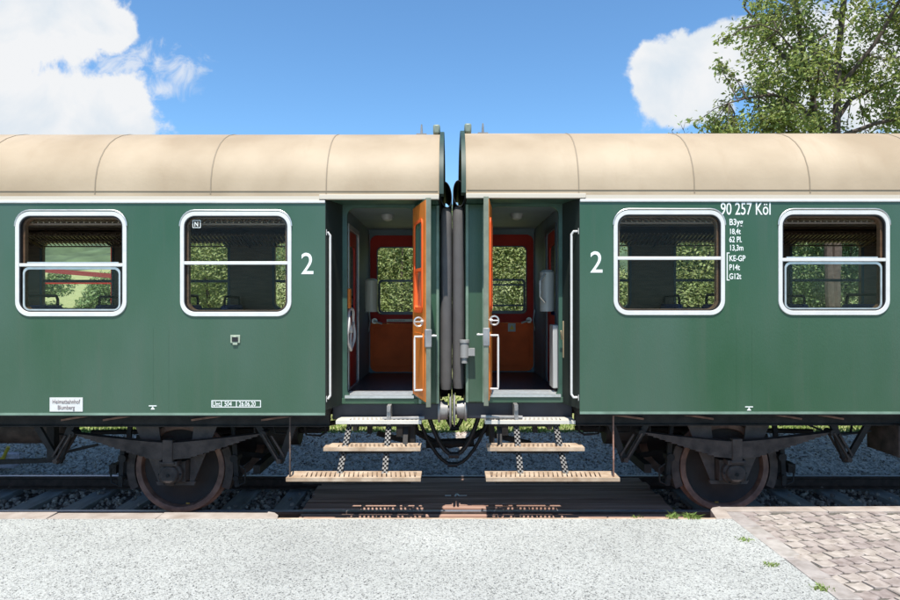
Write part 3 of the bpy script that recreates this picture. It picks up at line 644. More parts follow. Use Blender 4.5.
    for i, u in enumerate(fu):
        a0, a1, b0, b1 = u - hw - .01, u + hw + .01, wz0 - .01, wz1 + .01
        mb = B(); mb.ring(rr(a0, a1, b0, b1, .12, 6), rr(a0 + .035, a1 - .035, b0 + .035, b1 - .035, .09, 6), far, .02, .1)
        w = mb.build('far_window', dkframe, root)
        mb = B(); mb.box(a0 + .03, a1 - .03, YF - .07, YF - .03, 2.66, 2.70); mb.build('crossbar', dkframe, w)
        mb = B(); mb.prism([(a0 + .02, b0 + .02), (a1 - .02, b0 + .02), (a1 - .02, 2.68), (a0 + .02, 2.68)], far, .04, .044)
        mb.build('pane', glass, w, smooth=False)
    # interior ---------------------------------------------------------
    fr = B()
    for yw, ya_ in ((YS + .1, YS + .46), (YF - .1, YF - .5)):          # wall edge low, aisle edge high
        mb = B(); u = 1.45; zr = lambda t: 3.2 + .12 * t
        while u < 7.6: mb.bar((u, yw, zr(0)), (u, ya_, zr(1)), .011, .011); u += .06
        mb.build('luggage_rack', mat('rack_slat', (.42, .34, .24), .4, metal=.2), root)
        mb = B()
        for t in (0, .5, 1): mb.bar((1.4, yw + (ya_ - yw) * t, zr(t) - .018), (7.6, yw + (ya_ - yw) * t, zr(t) - .018), .018, .018)
        for k2 in range(5): mb.bar((1.42 + 1.52 * k2, yw, zr(0) - .035), (1.42 + 1.52 * k2, ya_, zr(1) - .035), .02, .02)
        mb.build('rack_frame', mat('rack_wood', (.16, .1, .06), .45), root)
    for k2 in range(4):
        u = 1.31 + .1 + 1.694 * k2 if k2 == 0 else 1.31 + 1.694 * k2 + .07
        for (y0, y1) in ((YS + .14, YS + 1.22), (YF - .82, YF - .12)):
            mb = B(); 
            mb.box(u - .05, u + .05, y0, y1, FL + .3, 2.335)
            for sgn in (-1, 1):
                if k2 == 0 and sgn < 0: continue
                mb.box(u + sgn * .05 if sgn > 0 else u - .5, u + .5 if sgn > 0 else u - .05, y0, y1, FL + .3, FL + .45)
            st = mb.build('seat', seatm, root, bevel=.035)
            mb = B(); mb.tube([(u, y0 + .04, 2.3), (u, y0 + .04, 2.40), (u, y0 + .07, 2.445), (u, y1 - .07, 2.445), (u, y1 - .04, 2.40), (u, y1 - .04, 2.3)], .017, 8); mb.build('grab_rail', gasket, st)
    # luggage nets posts / dark partition further inside
    mb = B(); mb.box(UE - 4.3, UE - 4.26, YS + .1, YF - .1, FL, 3.4); mb.build('partition', lining, root)
    # ---------------------------------------------------------------- underframe
    for ys in (7.06, 2 * YC - 7.14):
        mb = B(); mb.box(1.325, 12.3, ys, ys + .08, 1.03, 1.183); mb.box(1.325, 12.3, ys - .03, ys + .11, 1.03, 1.042); mb.build('sole_bar', under, root)
    mb = B(); mb.box(.15, 1.32, 7.2, 2 * YC - 7.2, 1.075, 1.255); mb.build('headstock', mat('blue_black_paint', (.018, .02, .032), .4, var=.3, vscale=6), root, bevel=.01)
    mb = B()
    for u in (2.1, 2.6, 3.5, 4.4, 5.6, 7.0): mb.box(u, u + .07, 7.14, 9.24, 1.1, 1.18)
    mb.box(1.32, 12.3, YS + .02, YF - .02, 1.185, 1.25); mb.build('cross_member', under, root)
    # brackets hanging under the floor edge
    for u in (1.6, 2.35, 3.3, 3.75):
        mb = B(); mb.bar((u, 6.85, 1.19), (u + .45, 7.05, 1.1), .03, .02); mb.build('floor_stay', rust, root)
    UA = 3.065
    for fy in (0, 1):
        m_ = (lambda y: y) if fy == 0 else (lambda y: 2 * YC - y)
        sg = 1 if fy == 0 else -1
        # wheel
        wy = m_(7.37); mb = B()
        mb.lathe((UA, wy, .5), [(y * sg, r) for y, r in ((.085, .425), (.03, .43), (.004, .438), (.0, .445), (.0, .494), (.008, .5), (.1, .5), (.115, .528), (.135, .528), (.14, .5), (.14, .43), (.085, .425))], 56, caps=False)
        wh = mb.build('wheel', rust, root, ang=30)
        mb = B(); mb.lathe((UA, wy, .5), [(y * sg, r) for y, r in ((.02, .0), (.02, .12), (.06, .15), (.1, .3), (.07, .424), (.084, .424), (.11, .3), (.1, .12), (.1, 0))], 48, caps=False); mb.build('wheel_disc', mat('dark_wheel_web', (.028, .017, .014), .6, var=.3, vscale=6, bump=.2), wh)
        mb = B()
        for t in (20, 140, 260): mb.box(UA + .415 * math.cos(R(t)) - .02, UA + .415 * math.cos(R(t)) + .02, wy + .046 * sg - .002, wy + .046 * sg + .001, .5 + .415 * math.sin(R(t)) - .008, .5 + .415 * math.sin(R(t)) + .008)
        mb.build('wheel_mark', mat('ochre_mark', (.4, .22, .04), .6), wh)
        # leaf spring
        ya = m_(7.1); mb = B(); q = 14
        for k3 in range(13):
            half = 1.03 * (1 - k3 * .063); zz = -k3 * .0138
            pts = []
            for i in range(q + 1):
                t = -1 + 2 * i / q; pts.append((UA + t * half, ya, .845 + .105 * (abs(t * half) / 1.03) ** 1.25 + zz))
            for i in range(q):
                a, b = pts[i], pts[i + 1]
                mb.add([(a[0], ya - .05, a[2] - .0066), (a[0], ya + .05, a[2] - .0066), (a[0], ya + .05, a[2] + .0066), (a[0], ya - .05, a[2] + .0066), (b[0], ya - .05, b[2] - .0066), (b[0], ya + .05, b[2] - .0066), (b[0], ya + .05, b[2] + .0066), (b[0], ya - .05, b[2] + .0066)],
                       [(0, 1, 5, 4), (1, 2, 6, 5), (2, 3, 7, 6), (3, 0, 4, 7)] + ([(3, 2, 1, 0)] if i == 0 else []) + ([(4, 5, 6, 7)] if i == q - 1 else []))
        sp = mb.build('leaf_spring', under2, root, smooth=False)
        mb = B(); mb.box(UA - .055, UA + .055, ya - .062, ya + .062, .63, .885); mb.box(UA - .075, UA + .075, ya - .07, ya + .07, .62, .65); mb.build('spring_buckle', under2, sp, bevel=.008)
        mb = B()
        for e2 in (-1, 1): mb = B(); mb.cyl((UA + e2 * 1.03, ya - .07, .95), (UA + e2 * 1.03, ya + .07, .95), .035, n=14); mb.build('spring_eye', under, sp)
        for e2 in (-1, 1):
            ue = UA + e2 * 1.03; ub = ue + e2 * .17
            mb = B()
            for yy in (ya - .065, ya + .065): mb.bar((ue, yy, .95), (ub, yy, .66), .014, .034, up=(0, 1, 0))
            mb.cyl((ub, ya - .08, .66), (ub, ya + .08, .66), .026, n=12); mb.bar((ue + e2 * .08, ya - .03, .93), (ub + e2 * .05, ya - .03, .7), .02, .02); mb.build('shackle', under2, root)
            mb = B(); fn = lambda a, b, d: (a, ya + d, b)
            mb.prism([(ub - .18 * 1, 1.03), (ub - .1, 1.03), (ub + .01, .7), (ub + .2, 1.03), (ub + .27, 1.03), (ub + .03, .62), (ub - .03, .62)], fn, -.02, .02); mb.build('shackle_bracket', under, root)
            # brake gear
            bu = UA + e2 * .555
            mb = B(); pts = [(UA + e2 * r * math.cos(R(t)), .5 + r * math.sin(R(t))) for r, ts in ((.512, range(-24, 25, 6)), (.6, range(24, -25, -6))) for t in ts]
            mb.prism(pts, lambda a, b, d: (a, wy + d * sg, b), .0, .11); mb.build('brake_shoe', under2, root)
            mb = B(); mb.bar((bu + e2 * .09, wy + .05 * sg, .36), (bu + e2 * .02, wy + .05 * sg, 1.05), .035, .05); mb.bar((bu + e2 * .1, wy - .03 * sg, .3), (bu + e2 * .07, wy - .03 * sg, .78), .02, .05)
            mb.cyl((bu + e2 * .07, wy - .06 * sg, .62), (bu + e2 * .07, wy + .1 * sg, .62), .045, n=14); mb.cyl((bu + e2 * .09, wy - .06 * sg, .4), (bu + e2 * .09, wy + .1 * sg, .4), .03, n=12)
            mb.tube([(bu + e2 * .13, wy - .05 * sg, .55), (bu + e2 * .2, wy - .05 * sg, .5), (bu + e2 * .19, wy - .05 * sg, .35), (bu + e2 * .12, wy - .05 * sg, .32)], .01, 6); mb.build('brake_hanger', under, root)
        # guard and axle box
        fg = lambda a, b, d: (a, m_(7.27) + d * sg, b)
        mb = B()
        for e2 in (-1, 1):
            mb.prism([(UA + e2 * .15, .38), (UA + e2 * .2, .38), (UA + e2 * .47, 1.03), (UA + e2 * .2, 1.03), (UA + e2 * .16, .72)], fg, 0, .02)
        mb.prism([(UA - .2, .34), (UA + .2, .34), (UA + .22, .38), (UA - .22, .38)], fg, -.012, .03)
        mb.build('axle_guard', mat('guard_brown', (.085, .06, .052), .6, var=.3, vscale=9, bump=.3, bscale=60), root, smooth=False)
        mb = B(); mb.box(UA - .145, UA + .145, min(m_(7.16), m_(7.32)), max(m_(7.16), m_(7.32)), .4, .63); mb.box(UA - .1, UA + .1, m_(7.05) - .001, m_(7.17), .6, .65) if fy == 0 else None
        mb.lathe((UA, m_(6.98), .5), [(y * sg, r) for y, r in ((0.075, .03), (.075, .085), (.09, .1), (.12, .103), (.13, .128), (.15, .13), (.2, .13))], 28)
        ab = mb.build('axle_box', under2, root, bevel=.006)
        mb = B()
        for t in range(0, 360, 60): mb.cyl((UA + .115 * math.cos(R(t)), m_(7.1), .5 + .115 * math.sin(R(t))), (UA + .115 * math.cos(R(t)), m_(7.12), .5 + .115 * math.sin(R(t))), .012, n=6)
        mb.cyl((UA, m_(7.045), .5), (UA, m_(7.06), .5), .02, n=6); mb.build('cover_bolts', steel, ab) if False else mb.build('cover_bolts', under, ab)
        # buffer
        yb = m_(7.3); zc = 1.16
        mb = B(); prof2 = ((.003, .02), (.006, .12), (.014, .185), (.03, .19), (.036, .06), (.05, .055), (.05, .095), (.13, .105), (.135, .13), (.16, .13))
        n = 32; vs = [(a, yb + r * math.cos(2 * PI * j / n), zc + r * math.sin(2 * PI * j / n)) for a, r in prof2 for j in range(n)]
        fs = [(i * n + j, i * n + (j + 1) % n, (i + 1) * n + (j + 1) % n, (i + 1) * n + j) for i in range(len(prof2) - 1) for j in range(n)] + [tuple(range(n))]
        mb.add(vs, fs); mb.build('buffer', steel if fy == 0 else under, root, ang=30)
    mb = B(); mb.cyl((UA, 7.4, .5), (UA, 9.0, .5), .085, n=20); mb.build('axle', under2, root)
    # brake rod, pipes and tank
    mb = B(); mb.tube([(1.5, 8.0, .82), (4.4, 8.0, .78)], .03, 8); mb.box(2.2, 2.28, 7.5, 8.9, .4, .5); mb.box(3.85, 3.93, 7.5, 8.9, .4, .5); mb.bar((2.24, 8.1, .45), (3.9, 8.1, .7), .03, .06); mb.build('brake_rigging', under, root)
    mb = B(); mb.tube([(.2, 8.3, 1.02), (.7, 8.0, .98), (1.2, 7.6, 1.0), (1.5, 7.4, .98), (2.0, 7.35, 1.01), (12, 7.35, 1.01)], .028, 8); mb.build('brake_pipe', under, root); mb = B(); mb.tube([(.3, 8.6, .98), (1.6, 8.4, .97), (12, 8.4, .97)], .04, 8); mb.build('heating_pipe', under, root)
    mb = B(); mb.cyl((1.85, 8.0, .8), (2.35, 8.0, .8), .17, n=24); mb.cyl((1.6, 8.0, .8), (1.85, 8.0, .8), .03, n=10); mb.build('brake_cylinder', under, root)
    for u_, y_, z_ in ((1.45, 7.5, .84), (1.75, 7.3, .9), (2.2, 7.3, .86), (4.25, 7.35, .88)):
        mb = B(); mb.tube([(u_, y_, 1.15), (u_, y_, z_ + .04), (u_ + .06, y_, z_), (u_ + .22, y_, z_ + .01), (u_ + .28, y_ + .05, 1.1)], .014, 6); mb.build('air_line', under, root)
    if left:
        mb = B(); mb.cyl((4.62, 7.9, .86), (6.4, 7.9, .86), .19, n=28); mb.tube([(4.56, 7.9, .86), (4.62, 7.9, .86)], .19, 28, rs=[.12, .19]); mb.build('air_tank', under2, root)
        mb = B(); mb.box(4.38, 4.46, 7.2, 7.3, .62, 1.05); mb.bar((4.42, 7.25, .62), (5.6, 7.25, .58), .03, .05); mb.bar((4.3, 7.3, .7), (3.95, 7.3, .78), .02, .03); mb.build('tank_bracket', under, root)
        mb = B(); mb.tube([(px(235, YS) * -1 + gx, YS - .001, pz(338, YS)), (px(235, YS) * -1 + gx, YS - .02, pz(338, YS))], .02, 8); uu = gx - px(235.5, YS)
        mb.box(uu - .05, uu + .05, YS - .012, YS - .0005, pz(343, YS), pz(335, YS)); mb.box(uu - .025, uu + .025, YS - .018, YS - .0005, pz(345, YS), pz(343, YS) + .01); mb.build('door_valve_cover', mat('pale_olive', (.35, .4, .3), .5), root, bevel=.004)
        mb = B(); mb.box(uu - .03, uu + .03, YS - .022, YS - .013, pz(341.5, YS), pz(337, YS)); mb.build('valve_slot', gasket, root)
    else:
        mb = B(); mb.box(4.74, 6.0, 6.95, 7.5, .7, 1.05); mb.build('battery_box', under2, root, bevel=.015)
        mb = B(); mb.tube([(3.9, 7.4, 1.02), (4.1, 7.2, .93), (4.3, 7.2, .9), (4.6, 7.2, .94)], .012, 6); mb.build('cable', gasket, root)
        # air coupling on the corner
        mb = B(); mb.cyl((.13, 7.05, 1.76), (.13, 7.05, 1.92), .048, n=18); mb.cyl((.13, 7.05, 1.92), (.13, 7.05, 1.95), .055, n=18); mb.cyl((.13, 7.05, 1.70), (.13, 7.05, 1.76), .035, n=16); mb.box(.17, .24, 7.02, 7.1, 1.78, 1.86); mb.build('lamp_socket', mat('socket_grey', (.33, .33, .33), .45), root)
    # rod beside the buffer
    mb = B(); mb.tube([(.3, 7.0, 1.13), (.75, 7.02, 1.12)], .02, 10); mb.box(.66, .7, 6.98, 7.2, 1.06, 1.26); mb.cyl((.68, 6.96, 1.22), (.68, 7.0, 1.22), .02, n=8); mb.cyl((.68, 6.96, 1.12), (.68, 7.0, 1.12), .02, n=8); mb.build('uncoupling_rod', steel, root)
    # steps ------------------------------------------------------------
    if left: sts = [(.33, 1.235, 6.93, 7.15, 1.115), (.33, 1.33, 6.74, 6.96, .872), (.315, 1.645, 6.46, 6.72, .635)]
    else: sts = [(.345, 1.30, 6.93, 7.15, 1.115), (.36, 1.36, 6.74, 6.96, .872), (.33, 1.65, 6.46, 6.72, .635)]
    for k4, (a, b, y0, y1, zt) in enumerate(sts):
        zt -= dz; SW = .034 if k4 == 2 else .025
        mb = B(); mb.box(a, b, y0, y0 + .04, zt - .037, zt); mb.box(a, b, y1 - .03, y1, zt - .04, zt)
        mb.box(a, a + .05, y0 + .0455, y1 - .0305, zt - .035, zt - .001); mb.box(b - .14, b, y0 + .0455, y1 - .0305, zt - .035, zt - .001)
        u = a + .065
        while u < b - .16:
            mb.add([(u, y0 + .04, zt - .03), (u + SW, y0 + .04, zt - .03), (u + SW + .02, y1 - .03, zt - .03), (u + .02, y1 - .03, zt - .03), (u, y0 + .04, zt - .002), (u + SW, y0 + .04, zt - .002), (u + SW + .02, y1 - .03, zt - .002), (u + .02, y1 - .03, zt - .002)],
                   [(0, 3, 2, 1), (4, 5, 6, 7), (0, 1, 5, 4), (1, 2, 6, 5), (2, 3, 7, 6), (3, 0, 4, 7)]); u += .047
        st = mb.build('step', stepm if k4 else mat('pale_step', (.62, .59, .52), .5, var=.1), root, smooth=False)
        mb = B(); mb.box(a + .1, b - .15, y0 + .06, y0 + .09, zt - .075, zt - .046); mb.box(a + .2, a + .24, y0 + .02, y1 - .02, zt - .06, zt - .046); mb.box(b - .5, b - .46, y0 + .02, y1 - .02, zt - .06, zt - .046); mb.build('bearer', under, st)
    for uh in (.69, 1.11):
        mb = B(); A = Vector((uh - .01, 7.0, 1.06)); Bq = Vector((uh + (.04 if uh > 1 else 0), 6.62, .61)); nseg = 24; dd_ = (Bq - A) / nseg
        for i in range(nseg):
            for j in range(3):
                if (i + j) % 2: continue
                p = A + dd_ * i + Vector(((j - 1.5) * .019, 0, 0)); q2 = p + dd_ * .98
                mb.add([p, p + Vector((.0187, 0, 0)), q2 + Vector((.0187, 0, 0)), q2, p + Vector((0, .008, 0)), p + Vector((.0187, .008, 0)), q2 + Vector((.0187, .008, 0)), q2 + Vector((0, .008, 0))],
                       [(0, 1, 2, 3), (4, 7, 6, 5), (0, 4, 5, 1), (1, 5, 6, 2), (2, 6, 7, 3), (3, 7, 4, 0)])
        sh_ = mb.build('step_hanger', mat('hanger_grey', (.07, .068, .065), .5, var=.3, vscale=20), root, smooth=False)
        mb = B(); mb.bar(A + Vector((0, .03, 0)), Bq + Vector((0, .03, 0)), .06, .012); mb.build('hanger_strap', under, sh_)
    zl = sts[2][4] - dz; ut = 160 * 6.82 / F + (.026 if left else -.026) + (0 if left else .035); ulow = 160 * 6.5 / F + (.026 if left else -.026) + (0 if left else .035)
    mb = B(); mb.tube([(ut, 6.82, 1.19), (ut, 6.82, .98), (ut * 6.78 / 6.82, 6.78, .93), (ulow * 6.53 / 6.5, 6.53, .84), (ulow, 6.5, .8), (ulow, 6.5, zl - .03)], .009, 8); mb.build('step_stay', under2 if left else rust, root)
    for b6 in ((.55, .62, 7.25, 7.45, .88, 1.08), (.9, .95, 7.3, 7.4, .9, 1.08), (.42, .47, 7.3, 7.5, .7, 1.08), (1.05, 1.1, 7.22, 7.4, .95, 1.08)):
        mb = B(); mb.box(*b6); mb.build('step_bracket', under, root)
    mb = B(); mb.bar((.5, 7.1, 1.09), (.5, 6.9, .84), .05, .02); mb.build('step_arm', under, root)
    # gangway bellows ---------------------------------------------------
    for yt in (7.27, 8.66):
        mb = B(); zs = [1.4, 1.41, 1.5, 1.7, 2.0, 2.4, 2.8, 3.1, 3.32, 3.4, 3.42]; rs = [.03, .058, .066, .063, .066, .064, .067, .064, .066, .05, .03]
        vs = []; n = 20
        for z_, r_ in zip(zs, rs): vs += [(.069 + (r_ + .002) * math.copysign(abs(math.cos(2 * PI * j / n)) ** .7, math.cos(2 * PI * j / n)), yt + r_ * 1.9 * math.copysign(abs(math.sin(2 * PI * j / n)) ** .8, math.sin(2 * PI * j / n)), z_) for j in range(n)]
        fs = [(i * n + j, i * n + (j + 1) % n, (i + 1) * n + (j + 1) % n, (i + 1) * n + j) for i in range(len(zs) - 1) for j in range(n)] + [tuple(range(n)), tuple(range((len(zs) - 1) * n, len(zs) * n))]
        mb.add(vs, fs); gb = mb.build('gangway_bellows', rubber, root)
    mb = B(); n = 28
    def oval(r1, r2, tilt): return [(.072 + r1 * math.cos(t) * 1.0 + tilt * math.sin(t) * .06, 3.545 + r2 * math.sin(t)) for t in (2 * PI * j / n for j in range(n))]
    mb.ring(oval(.066, .145, .25 if left else -.1), oval(.059, .138, .25 if left else -.1), lambda a, b, d: (a, d, b), 7.15, 8.7); mb.build('bellows_roll', mat('black_rubber', (.03, .03, .032), .5), root)
    # writing ------------------------------------------------------------
    on = lambda X0, Z0: (lambda a, b, d: (X0 + a, YS - .002 + d, Z0 + b))
    if left:
        text('class_numeral', '2', .315, on(px(300.5, YS), pz(274, YS)), lett, root, sx=.9, bold=.004)
        mb = MB(); a0, a1 = px(50, YS), px(83, YS); b0, b1 = pz(411.5, YS), pz(397.5, YS); mb.box(a0, a1, YS - .006, YS - .0008, b0, b1); sg_ = mb.build('name_plate', white, root)
        text('plate_lettering', 'Heimatbahnhof', .062, lambda a, b, d: ((a0 + a1) / 2 + a, YS - .008 + d, b1 - .062 + b), letr, sg_, sx=.74, align='CENTER', bold=.0)
        text('plate_lettering', 'Blumberg', .062, lambda a, b, d: ((a0 + a1) / 2 + a, YS - .008 + d, b0 + .022 + b), letr, sg_, sx=.74, align='CENTER', bold=.0)
        a0, a1 = px(211.5, YS), px(261, YS); b0, b1 = pz(407.5, YS), pz(400.3, YS); mb = MB(); nr = lambda a, b, d: (a, YS + d, b)
        mb.ring(rr(a0, a1, b0, b1, .003, 2), rr(a0 + .008, a1 - .008, b0 + .008, b1 - .008, .002, 2), nr, -.003, -.0005)
        for x_ in (221.5, 236.5): mb.box(px(x_, YS) - .004, px(x_, YS) + .004, YS - .003, YS - .0005, b0 + .008, b1 - .008)
        mb.build('inspection_box', lett, root)
        for x_, s_ in ((212.6, 'Unt.'), (224.5, '504'), (239, '26.06.20')): text('inspection_lettering', s_, .068, on(px(x_, YS), b0 + .014), lett, root, sx=.74, bold=.01)
    else:
        text('class_numeral', '2', .315, on(px(589.5, YS), pz(272.5, YS)), lett, root, sx=.9, bold=.004)
        text('running_number', '90 257 Köl', .178, on(px(720.3, YS), pz(214.6, YS)), lett, root, sx=.655, bold=.006)
        for s_, y_, sz, q_ in (('B3yg', 225, .092, .8), ('18,4t', 234, .078, .74), ('62 Pl.', 242.2, .083, .72), ('13,3m', 250.5, .083, .72), ('KE-GP', 261, .083, .74), ('P14t', 270, .083, .72), ('G12t', 279, .083, .72)):
            text('data_lettering', s_, sz, on(px(729, YS), pz(y_, YS)), lett, root, sx=q_, bold=.014)
        mb = MB(); a = px(726.6, YS)
        mb.box(a, a + .01, YS - .003, YS - .0005, pz(280.5, YS), pz(252.5, YS))
        for y_ in (252.5, 280.5): mb.box(a + .0101, a + .03, YS - .003, YS - .0005, pz(y_, YS) - (0 if y_ > 260 else .01), pz(y_, YS) + (.01 if y_ > 260 else 0))
        mb.build('lettering_bracket', lett, root)
    xm = 152.8 if left else 749; ym = 406 if left else 407
    mb = MB(); cx_ = px(xm, YS); cz = pz(ym, YS); mb.box(cx_ - .04, cx_ + .04, YS - .003, YS - .0005, cz - .004, cz + .006); mb.prism([(cx_ - .022, cz - .036), (cx_ + .022, cz - .036), (cx_, cz - .005)], lambda a, b, d: (a, YS + d, b), -.003, -.0005); mb.build('jacking_mark', lett, root)
    return root
GX = .026
carriage(-1, GX, 0, 'green carriage on the left with cream roof and small white home station plate', True)
carriage(1, GX, .013, 'green carriage on the right with cream roof, numbered 90 257', False)

# hoses and coupling between the carriages
def cat(a, b, sag, n=14): 
    a, b = Vector(a), Vector(b); return [a.lerp(b, i / n) + Vector((0, 0, -sag * (1 - (2 * i / n - 1) ** 2))) for i in range(n + 1)]
for pts, r, lb in ((cat((-.27, 7.75, 1.08), (.36, 7.75, 1.08), .52), .026, 'thick black hose looping lowest in front between the carriages'),
                   (cat((-.42, 8.0, 1.05), (.48, 8.05, .95), .62), .022, 'thin black hose hanging wide behind the other loops'),
                   (cat((-.1, 8.5, 1.1), (.22, 8.5, 1.1), .36), .026, 'short black hose loop behind the buffers')):
    mb = MB(); mb.tube(pts, r, 10); m0 = pts[len(pts) // 2]; mb.tube([m0 + Vector((-.06, 0, .0)), m0 + Vector((.06, 0, 0))], r * 1.45, 12)
    tag(mb.build('hose', hoseb), lb, 'hose', 'hoses between the carriages')
mb = MB(); pts = [(-.5, 8.19, 1.05), (-.42, 8.19, .75), (-.2, 8.19, .62), (0, 8.19, .58), (.2, 8.19, .63), (.44, 8.19, .78), (.5, 8.19, 1.05)]
mb.tube(pts, .04, 8); mb.tube([(-.3, 8.19, .6), (.3, 8.19, .62)], .055, 10); mb.bar((-.5, 8.19, 1.05), (-.5, 8.19, .6), .1, .06); mb.bar((.5, 8.19, 1.05), (.5, 8.19, .7), .1, .06); mb.bar((-.5, 8.19, .62), (-.9, 8.1, .75), .05, .06); mb.bar((.5, 8.19, .72), (1.0, 8.1, .62), .05, .06)
tag(mb.build('screw_coupling', under), 'black screw coupling linking both carriages low behind the buffers', 'coupling')

# ------------------------------------------------------------------ things beyond the track
e = empty('marker_stone', (px(8, 9.75), 9.75, .05))
mb = MB(); X0 = px(8, 9.75); mb.box(X0 - .16, X0 + .12, 9.7, 9.85, -.1, .12); mb.build('stone', pinkm, e, bevel=.03)
mb = MB(); mb.tube([(X0 - .05, 9.68, .02), (X0 + .07, 9.66, .24)], .025, 10); mb.cyl((X0 - .05, 9.64, .03), (X0 - .05, 9.7, .03), .05, n=14); mb.build('rod', yellowm, e)
tag(e, 'small pale stone with a leaning yellow rod beyond the far rail, left edge', 'marker')

e = empty('red_bars', (px(85, 13), 13, .2))  # post and bars stand in for an unclear red shape in the window
mb = MB(); mb.box(px(111.5, 13), px(115, 13), 12.97, 13.03, .1, pz(247, 13)); mb.build('post', redp, e)
mb = MB(); mb.box(px(20, 13), px(125, 13), 12.98, 13.02, pz(284, 13), pz(281, 13)); mb.build('rail', redp, e)
mb = MB(); mb.bar((px(18, 13), 13, pz(268, 13)), (px(125, 13), 13, pz(277, 13)), .04, .09); mb.build('slanted_bar', mat('dull_red', (.3, .05, .04), .6), e)
tag(e, 'red post and bars behind the left carriage, seen through its outermost window', 'barrier')

# ------------------------------------------------------------------ plants
def leaves(C, Nn, size, up=.35):
    """leaf quads at points C (n,3) with rough normals Nn"""
    n = len(C); nr = Nn + RNG.normal(size=(n, 3)) * .8; nr[:, 2] += up; nr /= np.linalg.norm(nr, axis=1)[:, None]
    a = np.cross(nr, RNG.normal(size=(n, 3))); a /= np.linalg.norm(a, axis=1)[:, None]; b = np.cross(nr, a)
    s = size * RNG.uniform(.6, 1.3, (n, 1)); fold = nr * s * .18
    V = np.stack([C - a * s * .62, C - b * s * .3 + fold, C + a * s * .62, C + b * s * .3 + fold], 1)
    return V
def leafmesh(name, V, m, parent):
    n = len(V); off = np.array(WL(parent)); V = (V - off).reshape(-1, 3)
    me = bpy.data.meshes.new(name); me.vertices.add(4 * n); me.vertices.foreach_set('co', V.ravel().astype(np.float32))
    me.loops.add(6 * n); me.polygons.add(2 * n)
    i = (np.arange(n) * 4)[:, None]; lp = (i + np.array([0, 1, 2, 0, 2, 3])).ravel()
    me.loops.foreach_set('vertex_index', lp.astype(np.int32)); me.polygons.foreach_set('loop_start', (np.arange(2 * n) * 3).astype(np.int32)); me.polygons.foreach_set('loop_total', np.full(2 * n, 3, np.int32))
    me.update(calc_edges=True); me.validate(); me.materials.append(m)
    o = bpy.data.objects.new(name, me); COL.objects.link(o); o.parent = parent; return o
def bush(x, y, rx, ry, h, nleaf, size, m, label, zb=.2):
    root = empty('bush', (x, y, zb)); tag(root, label, 'bush', 'bushes behind the train')
    nb = 26; V = []
    for k in range(nb):
        t = random.uniform(0, 2 * PI); rad = math.sqrt(random.random()) * .75; zc = random.uniform(.12, .9) * h
        sh = math.sqrt(max(.1, 1 - (zc / h - .4) ** 2 * 1.6))
        c = np.array([x + rx * rad * math.cos(t) * sh, y + ry * rad * math.sin(t) * sh, zb + zc]); r = random.uniform(.45, .8) * min(rx, h / 3)
        n = int(nleaf * 2.5) // nb; d = RNG.normal(size=(n, 3)); d /= np.linalg.norm(d, axis=1)[:, None]
        P = c + d * r * RNG.uniform(.55, 1.08, (n, 1)) * np.array([1, 1, .8]); P = P[P[:, 2] > zb]; 
        V.append(leaves(P, (P - c) / r, size * .6, 1.3))
    leafmesh('foliage', np.concatenate(V), m, root)
    mb = MB()
    for k in range(5):
        a = random.uniform(0, 2 * PI); mb.tube([(x + .1 * math.cos(a), y + .1 * math.sin(a), zb - .1), (x + rx * .3 * math.cos(a), y + .3 * ry * math.sin(a), zb + h * .4), (x + rx * .5 * math.cos(a), y + .5 * ry * math.sin(a), zb + h * .75)], .04, 6, rs=[.05, .035, .015])
    mb.build('stem', barkm, root)
for a in ((-5.6, 16.4, 1.6, 1.4, 4.9, 15000, .12, leafm, 'light green bush seen through the left carriage window beside its door'),
          (-3.4, 17.4, 1.5, 1.4, 5.2, 9000, .12, leafd, 'dark green bush behind the left carriage beside the numeral 2'),
          (-1.3, 16.2, 1.5, 1.3, 4.9, 15000, .11, leafm, 'light green bush filling the window of the left open entrance'),
          (1.5, 16.4, 1.5, 1.3, 4.8, 15000, .11, leafm, 'green bush filling the window of the right open entrance'),
          (3.7, 17.2, 1.5, 1.4, 5.1, 9000, .12, leafd, 'dark green bush behind the right carriage beside the numeral 2'),
          (5.6, 16.2, 1.7, 1.4, 5.0, 16000, .12, leafm, 'bright green bush seen through the right carriage window beside its door'),
          (7.8, 17.0, 1.5, 1.4, 5.0, 9000, .12, leafd, 'dark bush between the two windows of the right carriage'),
          (10.2, 17.6, 1.9, 1.4, 5.2, 14000, .12, leafd, 'dark green bush seen through the outermost right window'),
          (12.9, 17.0, 1.8, 1.4, 5.2, 7000, .14, leafm, 'green bush behind the right carriage beyond the outermost window'),
          (-7.6, 19.0, 1.3, 1.3, 4.2, 9000, .12, leafm, 'lower green bush seen at the right of the outermost left window'),
          (-30.5, 62.0, 5.5, 4, 7.0, 9000, .4, leafd, 'dark distant tree clump seen through the outermost left window'),
          (-46, 70.0, 6.0, 4, 7, 6000, .45, leafd, 'dark distant tree clump at the far left of the meadow')): bush(*a)

